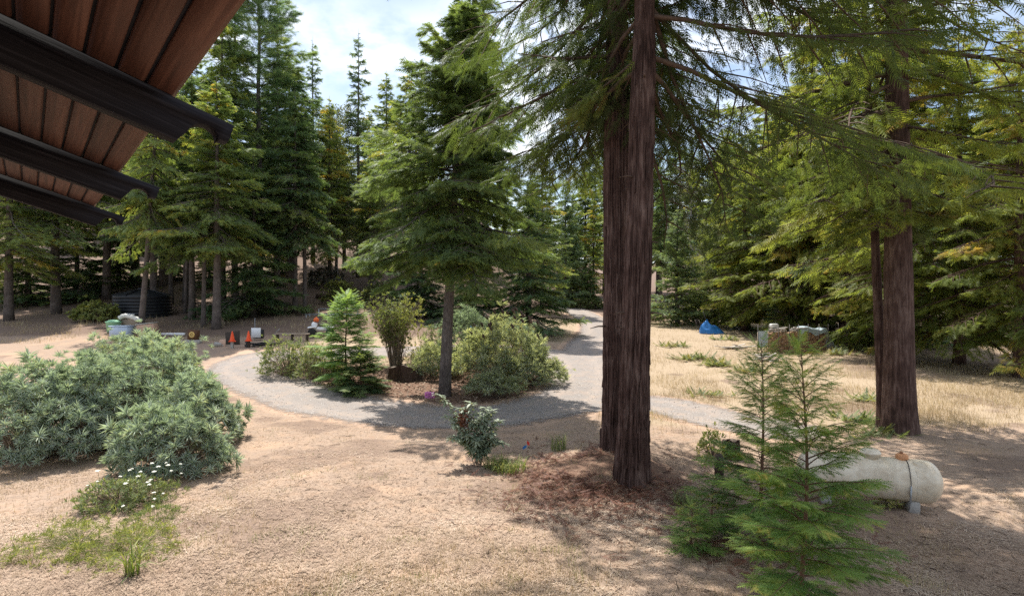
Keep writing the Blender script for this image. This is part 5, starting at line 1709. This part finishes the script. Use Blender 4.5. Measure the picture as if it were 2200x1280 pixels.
stove()
simple('white_beam', 'long weathered white beam lying on the ground left of the brown box', 'beam', 372, 722, [P_('beam', box((0, 0, .16), (1.7, .16, .16), rz=-.05, bev=.01), 'white_paint'), P_('chock', box((-.5, 0, .04), (.2, .25, .1), bev=.01), 'old_wood')])
simple('tan_crate', 'big tan box with a slanting top at the left, above the silvery shrubs', 'crate', 318, 722, [P_('body', box((0, 0, .42), (1.15, .8, .85), rz=.15, tilt=(0, -.10), bev=.05), 'tan_board'), P_('top_sheet', box((-.1, 0, .90), (1.2, .8, .04), rz=.15, tilt=(0, -.12), bev=.01), 'white_tarp')])
simple('blue_bin', 'pale blue bin at the left edge of the junk pile', 'bin', 262, 724, [P_('body', box((0, 0, .40), (1.3, .8, .72), bev=.05), 'bin_blue'), P_('rim', box((0, 0, .78), (1.38, .88, .06), bev=.02), 'bin_blue')])
simple('green_tub', 'pale green tub behind the blue bin', 'tub', 244, 714, [P_('body', lathe([(.4, 0), (.48, .7), (.5, .72), (.5, .78), (.3, .9), (0, .95)], 20), 'bin_green'), P_('lid', lathe([(.52, .74), (.53, .77), (.52, .80)], 20), 'bin_green')])


def roll():
    t = thing('rolled_tarp', 'rolled whitish tarp lying over the junk pile behind the tan box', 'tarp', G(283, 712))
    P = np.array([[-.9, 0, 1.0], [-.55, 0, 1.16], [-.1, 0, 1.10], [.4, 0, .92], [.75, 0, .75]])
    P = spline(P, False, 6)
    V, Fs = tube(P, .17 * (1 + .12 * np.sin(np.arange(len(P)) * 1.9)), 14)
    build('roll', [(V, Fs, M['white_tarp'], None)], t, smooth=True)
    V, Fs = box((0, .3, .45), (1.6, .5, .9), bev=.05)
    build('bundle', [(V, Fs, M['old_wood'], None)], t)


roll()


def hoses():
    t = thing('hose_coil', 'tangle of black hose on the ground right of the traffic cones', 'hose', G(563, 744))
    rng = np.random.default_rng(9)
    for q in range(4):
        a = np.linspace(0, 2 * pi * 1.6, 40); r = .42 + .07 * q
        P = np.stack([r * 1.4 * np.cos(a + q) + .15 * q, r * .8 * np.sin(a + q), .05 + .035 * q + .05 * np.sin(a * 2 + q) ** 2], -1)
        build('loop', [(*tube(P, .035, 6), M['black_rubber'], None)], t, smooth=True)
    t2 = thing('black_scrap', 'low black plastic scrap under the right traffic cone', 'scrap', G(537, 745))
    for q in range(6):
        build('piece', [(*box((rng.normal(0, .35), rng.normal(0, .15), .08 + .03 * q), (.4, .12, .08), rz=rng.normal(0, .6), tilt=(.2, rng.normal(0, .3)), bev=.01), M['black_plastic'], None)], t2)


hoses()


def water_tank():
    p = B(307, 50.5)
    t = thing('water_tank', 'large black round plastic water tank in the shade under the firs', 'water tank', p)
    R, H = 2.25, 1.75
    prof = [(R, -.3)]
    for k in range(6):
        z = .05 + k * .28
        prof += [(R, z), (R - .035, z + .03), (R - .035, z + .06), (R, z + .09)]
    prof += [(R, H), (R - .06, H + .08), (.45, H + .55)]
    build('shell', [(*lathe(prof, 56), M['black_plastic'], None)], t, smooth=True)
    build('hatch', [(*lathe([(.42, H + .50), (.42, H + .68), (.36, H + .74), (0, H + .76)], 24), M['black_plastic'], None)], t, smooth=True)
    for a in np.arange(8) * pi / 4:
        V, Fs = box((R * .6, 0, H + .36), (R * .9, .09, .07), tilt=(0, math.atan2(.47, R - .5)), bev=.01)
        build('roof_rib', [(rot(V, a), Fs, M['black_plastic'], None)], t)
    V, Fs = tube([[.1, -R - .02, .25], [.1, -R - .25, .25], [1.0, -R - .35, .2]], .05, 8)
    build('outlet_pipe', [(V, Fs, M['white_paint'], None)], t)


water_tank()


def quad_bike():
    p = G(690, 722)
    t = thing('quad_bike', 'white and black quad bike half hidden behind the pale young conifer', 'quad bike', p, .3)
    for x in (-.6, .6):
        for y in (-.42, .42):
            V, Fs = lathe([(.12, -.11), (.26, -.12), (.30, -.07), (.30, .07), (.26, .12), (.12, .11)], 20)
            w = build('wheel', [(rot(V, 0, (pi / 2, 0)) + [x, y, .28], Fs, M['black_rubber'], None)], t, smooth=True)
            V, Fs = lathe([(.0, -.06), (.11, -.09), (.12, .09), (0, .06)], 12, cap=False)
            build('rim', [(rot(V, 0, (pi / 2, 0)) + [x, y, .28], Fs, M['grey_metal'], None)], w)
    build('body', [(*box((0, 0, .52), (1.3, .42, .28), bev=.08), M['white_paint'], None)], t)
    for x in (-.6, .6):
        build('fender', [(*box((x, 0, .66), (.62, 1.02, .10), tilt=(0, .12 if x > 0 else -.12), bev=.05), M['white_paint'], None)], t)
    build('seat', [(*box((.18, 0, .80), (.72, .32, .2), bev=.07), M['black_rubber'], None)], t)
    build('cowl', [(*box((-.45, 0, .84), (.4, .36, .3), tilt=(0, .3), bev=.08), M['white_paint'], None)], t)
    build('handlebar', [(*tube([[-.3, -.4, 1.08], [-.38, -.15, 1.05], [-.38, .15, 1.05], [-.3, .4, 1.08]], .02, 6), M['wire'], None)], t)
    build('cargo_rack', [(*box((.85, 0, .78), (.5, .8, .03), bev=.01), M['wire'], None)], t)
    o = thing('orange_bundle', 'orange cloth bundle sitting on the quad bike', 'bundle', p + [-.35, 0, 1.0])
    rng = np.random.default_rng(3)
    V, Fs = lathe([(.10, 0), (.17, .06), (.19, .15), (.14, .26), (.05, .31)], 18)
    build('bundle', [(V * (1 + .1 * vnoise(V[:, :1] * 9, V[:, 2:] * 9, 4)), Fs, M['orange_cloth'], None)], o, smooth=True)
    build('knot', [(*lathe([(.04, .30), (.06, .33), (.03, .38)], 10), M['orange_cloth'], None)], o)


quad_bike()


def pipe_rack():
    p = B(712, 49.5)
    t = thing('pipe_rack', 'pale metal tube frame lying at the edge of the shade, behind the quad bike', 'frame', p)
    for z, y in ((.35, 0), (.35, .9), (.85, 0)):
        build('tube', [(*tube([[-2.3 if z < .5 else -1.1, y, z], [2.4, y, z]], .06, 8), M['grey_metal'], None)], t, smooth=True)
    for x in (-2.2, -1.1, .6, 2.3):
        build('leg', [(*tube([[x, 0, -.1], [x, 0, .85 if x > -2 else .35]], .05, 8), M['grey_metal'], None)], t, smooth=True)
        build('leg', [(*tube([[x, .9, -.1], [x, .9, .35]], .05, 8), M['grey_metal'], None)], t, smooth=True)
    t = thing('low_bench', 'low rough plank bench in the weeds left of the quad bike', 'bench', G(628, 733))
    build('plank', [(*box((0, 0, .5), (2.3, .35, .07), bev=.01), M['old_wood'], None)], t)
    for x in (-1.0, 0, 1.0):
        build('leg', [(*box((x, 0, .2), (.1, .3, .55), bev=.01), M['dark_board'], None)], t)
    build('brace', [(*tube([[-1.25, .1, .5], [-.9, .1, .85]], .02, 6), M['grey_metal'], None)], t)
    t = thing('fallen_log', 'long dark fallen log on the sunny bank behind the pipe frame', 'log', B(735, 60.5))
    V, Fs = tube(np.stack([np.linspace(-2.8, 3.2, 14), .2 * np.sin(np.arange(14)), .3 + .04 * np.cos(np.arange(14) * 2)], -1), .22 * (1 + .1 * np.sin(np.arange(14) * 1.7)), 12)
    build('stem', [(V, Fs, M['stump_wood'], None)], t, smooth=True)
    build('branch_stub', [(*tube([[1.2, 0, .4], [1.5, -.2, .95]], [.06, .03], 6), M['stump_wood'], None)], t)
    t = thing('leaning_plank', 'short plank leaning against the crossing pair of firs', 'plank', B(470, 46))
    build('plank', [(*box((0, 0, .9), (.28, .05, 2.0), tilt=(0, -.42), bev=.01), M['old_wood'], None)], t)
    build('batten', [(*box((0, -.05, .9), (.35, .05, .1), tilt=(0, -.42), bev=.005), M['dark_board'], None)], t)
    for k, (px, lab) in enumerate(((1020, 'left blue drum behind the island flowers'), (1042, 'right blue drum behind the island flowers'))):
        t = thing('blue_drum', lab, 'drum', B(px, 41))
        V, Fs = lathe([(.28, 0), (.29, .03), (.29, .28), (.30, .30), (.29, .32), (.29, .58), (.30, .60), (.29, .62), (.29, .86), (.27, .9)], 24)
        build('barrel', [(V * 1.15, Fs, M['blue_drum'], None)], t, smooth=True)
        build('bung', [(*lathe([(.04, 1.03), (.04, 1.07), (0, 1.07)], 10), M['white_paint'], None)], t)
    t = thing('white_rock', 'pale rock on the dry grass at the back of the island', 'rock', G(1130, 722))
    V, Fs = lathe([(.25, -.1), (.42, .1), (.36, .3), (.15, .42), (0, .44)], 11)
    V = V * (1 + .5 * (vnoise(V[:, :1] * 3 + 9, V[:, 1:2] * 3 + V[:, 2:] * 2, 5) - .5))
    build('stone', [(V, Fs, M['concrete'], None)], t)
    build('chip', [(V * .35 + [.5, -.2, 0], Fs, M['concrete'], None)], t)


pipe_rack()

# ================================================================== GROUND COVER (uncountable)
def blades(name, label, n, region, h, w, mat, seed, tint=(0, 1), lean=.35, cat=None, flat=False, zones_i=None):
    rng = np.random.default_rng(seed)
    x, y, dens = region(rng, n)
    keep = rng.random(len(x)) < dens
    x, y = x[keep], y[keep]
    m = len(x)
    z = ground(x, y)
    az = rng.uniform(0, 6.28, m)
    if flat:
        el = rng.normal(.06, .13, m)
        P = np.stack([x, y, z + .012 + .02 * rng.random(m)], -1)
    else:
        el = pi / 2 - np.abs(rng.normal(0, lean, m))
        P = np.stack([x, y, z - .01], -1)
    X = dirs(az, el)
    side = np.stack([-np.sin(az), np.cos(az), np.zeros(m)], -1)
    L = h * rng.uniform(.5, 1.25, m)
    W = w * rng.uniform(.7, 1.3, m)
    A = P - side * W[:, None] / 2; Bv = P + side * W[:, None] / 2
    C = P + X * L[:, None] + (0 if flat else np.stack([np.cos(az) * .12 * L, np.sin(az) * .12 * L, -.03 * L], -1))
    if flat:
        V = np.stack([A, Bv, C], 1).reshape(-1, 3); Fc = np.arange(3 * m).reshape(-1, 3); k = 3
    else:
        V = np.stack([A, Bv, C], 1).reshape(-1, 3); Fc = np.arange(3 * m).reshape(-1, 3); k = 3
    patch = fbm(x * .8, y * .8, seed + 5, 3)
    tn = np.repeat(np.clip(tint[0] + (tint[1] - tint[0]) * (.55 * rng.random(m) + .9 * (patch - .25)), 0, 1), k)
    o = build(name, [(V, Fc, M[mat], tn)])
    return tag(o, label, cat, kind='stuff')


def reg_front(rng, n):
    """straw over the open foreground: even in picture space, so denser near the camera"""
    y = 1 / rng.uniform(1 / 27, 1 / 7.6, n)
    x = rng.uniform(-1.0, 1.0, n) * y
    e, _ = road_d(x, y)
    d = sstep(.1, .5, e) * (.25 + 1.1 * sstep(.35, .62, fbm(x * .55, y * .55, 33, 3)))
    return x, y, d


blades('straw_litter', 'short dry straw and chips strewn over the foreground dirt', 125000, reg_front, .14, .012, 'straw', 401, flat=True)


def reg_front_grass(rng, n):
    y = 1 / rng.uniform(1 / 22, 1 / 7.6, n)
    x = rng.uniform(-.95, .95, n) * y
    e, _ = road_d(x, y)
    tuft = sstep(.66, .80, vnoise(x * 2.6, y * 2.6, 44)) * sstep(.45, .6, fbm(x * .4, y * .4, 45, 2))
    low = np.exp(-(((x + .3) / 2.9) ** 2 + ((y - 8.8) / 1.7) ** 2)) * sstep(.30, .55, fbm(x * 1.2, y * 1.2, 46, 2)) * 1.2 + .5 * sstep(.56, .70, fbm(x * .6 + 3, y * .6, 48, 3))
    leftp = (1 - sstep(-.50, -.36, x / y)) * sstep(9, 10, y) * (1 - sstep(14, 16, y)) * .7 * sstep(.3, .6, fbm(x * 1.0, y * 1.0, 47, 2))
    return x, y, sstep(.2, .6, e) * np.clip(tuft * .8 + low * .9 + leftp, 0, 1)


blades('dry_grass', 'thin dry grass tufts in the foreground', 120000, reg_front_grass, .13, .008, 'dry_grass', 402, lean=.6, tint=(.1, 1.0))


def reg_green(rng, n):
    y = 1 / rng.uniform(1 / 20, 1 / 7.6, n)
    x = rng.uniform(-.62, .25, n) * y
    e, _ = road_d(x, y)
    return x, y, sstep(.3, .6, e) * sstep(.80, .88, vnoise(x * 1.9, y * 1.9, 51))


blades('green_grass', 'small sparse green grass sprouts in the dirt', 26000, reg_green, .13, .007, 'green_grass', 403, lean=.5)


def reg_meadow(rng, n):
    y = 1 / rng.uniform(1 / 70, 1 / 18, n)
    x = rng.uniform(-.5, .95, n) * y
    g, l, mu, di = zones(x, y)
    g2 = g * (.12 + sstep(.40, .62, fbm(x * .45, y * .45, 60, 3) + .06))
    return x, y, np.clip(g2 * 1.3, 0, 1)


blades('meadow_grass', 'golden dry grass of the meadow, the island back and the yard edge', 190000, reg_meadow, .30, .012, 'dry_grass', 404, lean=.62, tint=(0, .98))


def reg_forest(rng, n):
    y = 1 / rng.uniform(1 / 75, 1 / 38, n)
    x = rng.uniform(-.9, -.1, n) * y
    return x, y, .75 * sstep(.42, .6, fbm(x * .5, y * .5, 61, 3))


blades('forest_undergrowth', 'sparse dry stalks and weeds on the shaded forest floor', 30000, reg_forest, .4, .02, 'dry_grass', 405, lean=.5, tint=(0, 1))


def litter(name, label, c, sx, sy, n, L, mat, seed, z0=.02):
    rng = np.random.default_rng(seed)
    x = rng.normal(c[0], sx, n); y = rng.normal(c[1], sy, n)
    k = fbm(x * 1.1, y * 1.1, seed, 3) > .42
    x, y = x[k], y[k]; m = len(x)
    az = rng.uniform(0, 6.28, m)
    P = np.stack([x, y, ground(x, y) + z0 + .05 * rng.random(m) ** 2], -1)
    V, Fc, tn = stamp(FR_NEEDLE[0], FR_NEEDLE[1], P, dirs(az, rng.normal(.05, .25, m)), np.stack([rng.normal(0, .4, m), rng.normal(0, .4, m), np.ones(m)], -1), L * rng.uniform(.5, 1.2, m), np.clip(rng.normal(.5, .22, m), 0, 1))
    o = build(name, [(V, Fc, M[mat], tn)])
    tag(o, label, kind='stuff')


litter('needle_litter', 'rust-red fallen redwood sprays around the big trunks', (1.9, 13.8), 1.35, 1.35, 3000, .25, 'red_litter', 411)
litter('needle_litter', 'rust-red fallen sprays under the saplings', (4.2, 10.6), 1.2, .8, 900, .24, 'red_litter', 412)


def chips():
    rng = np.random.default_rng(413)
    n = 9000
    x = rng.uniform(-12, 5, n); y = rng.uniform(21, 33, n)
    g, l, mu, di = zones(x, y)
    k = rng.random(n) < mu
    x, y = x[k], y[k]; m = len(x)
    az = rng.uniform(0, 6.28, m)
    T = np.array([[-.5, -.2, 0], [.5, -.25, 0], [.6, .2, .1], [-.4, .25, .12]]); TF = np.array([[0, 1, 2, 3]])
    V, Fc, tn = stamp(T, TF, np.stack([x, y, ground(x, y) + .02], -1), dirs(az, rng.normal(0, .3, m)), np.stack([rng.normal(0, .4, m), rng.normal(0, .4, m), np.ones(m)], -1), rng.uniform(.05, .14, m), rng.random(m))
    tag(build('wood_chips', [(V, Fc, M['straw'], tn * .7)]), 'brown wood chips and leaf litter on the island', kind='stuff')


chips()


def pebbles():
    rng = np.random.default_rng(414)
    n = 36000
    y = 1 / rng.uniform(1 / 48, 1 / 17, n); x = rng.uniform(-.55, .45, n) * y
    e, cd = road_d(x, y)
    k = (e < .25) & (rng.random(n) < .35 + .3 * sstep(.9, 1.3, cd) + .4 * (1 - sstep(0, .4, cd)))
    x, y = x[k], y[k]; m = len(x)
    T = np.array([[-.5, -.4, 0], [.5, -.35, 0], [.35, .5, 0], [-.4, .4, 0], [0, 0, .55]]); TF = np.array([[0, 1, 4], [1, 2, 4], [2, 3, 4], [3, 0, 4]])
    V, Fc, tn = stamp(T, TF, np.stack([x, y, ground(x, y) + .02], -1), dirs(rng.uniform(0, 6.28, m), np.zeros(m)), np.tile([0, 0, 1.0], (m, 1)), rng.uniform(.02, .055, m), rng.random(m))
    tag(build('gravel_stones', [(V, Fc, M['pebble'], tn)]), 'loose grey gravel stones on the driveway', kind='stuff')


M['pebble'] = leaf_mat('pebble', [(0, (.16, .14, .13)), (.5, (.29, .265, .245)), (1, (.46, .43, .40))], .0, .9, (1, 1, 1))
pebbles()



def twigs():
    rng = np.random.default_rng(415)
    n = 900
    y = 1 / rng.uniform(1 / 22, 1 / 7.6, n); x = rng.uniform(-.6, .9, n) * y
    e, _ = road_d(x, y)
    x, y = x[e > .2], y[e > .2]
    Vs, Fs, o = [], [], 0
    for a, b in zip(x, y):
        az = rng.uniform(0, 6.28); L = rng.uniform(.08, .42)
        d = np.array([cos(az) * L, sin(az) * L, 0]); p = np.array([a, b, gz(a, b) + .015])
        m = p + d * .5 + np.append(rng.normal(0, .06 * L, 2), .015); q = p + d
        q[2] = gz(q[0], q[1]) + .015
        v, f = tube([p, m, q], [.007, .006, .003], 3, caps=False)
        Vs.append(v); Fs.append(f[0] + o); o += len(v)
    tag(build('fallen_twigs', [(np.concatenate(Vs), np.concatenate(Fs), M['twig'], None)]), 'thin fallen twigs lying about the foreground', kind='stuff')


twigs()
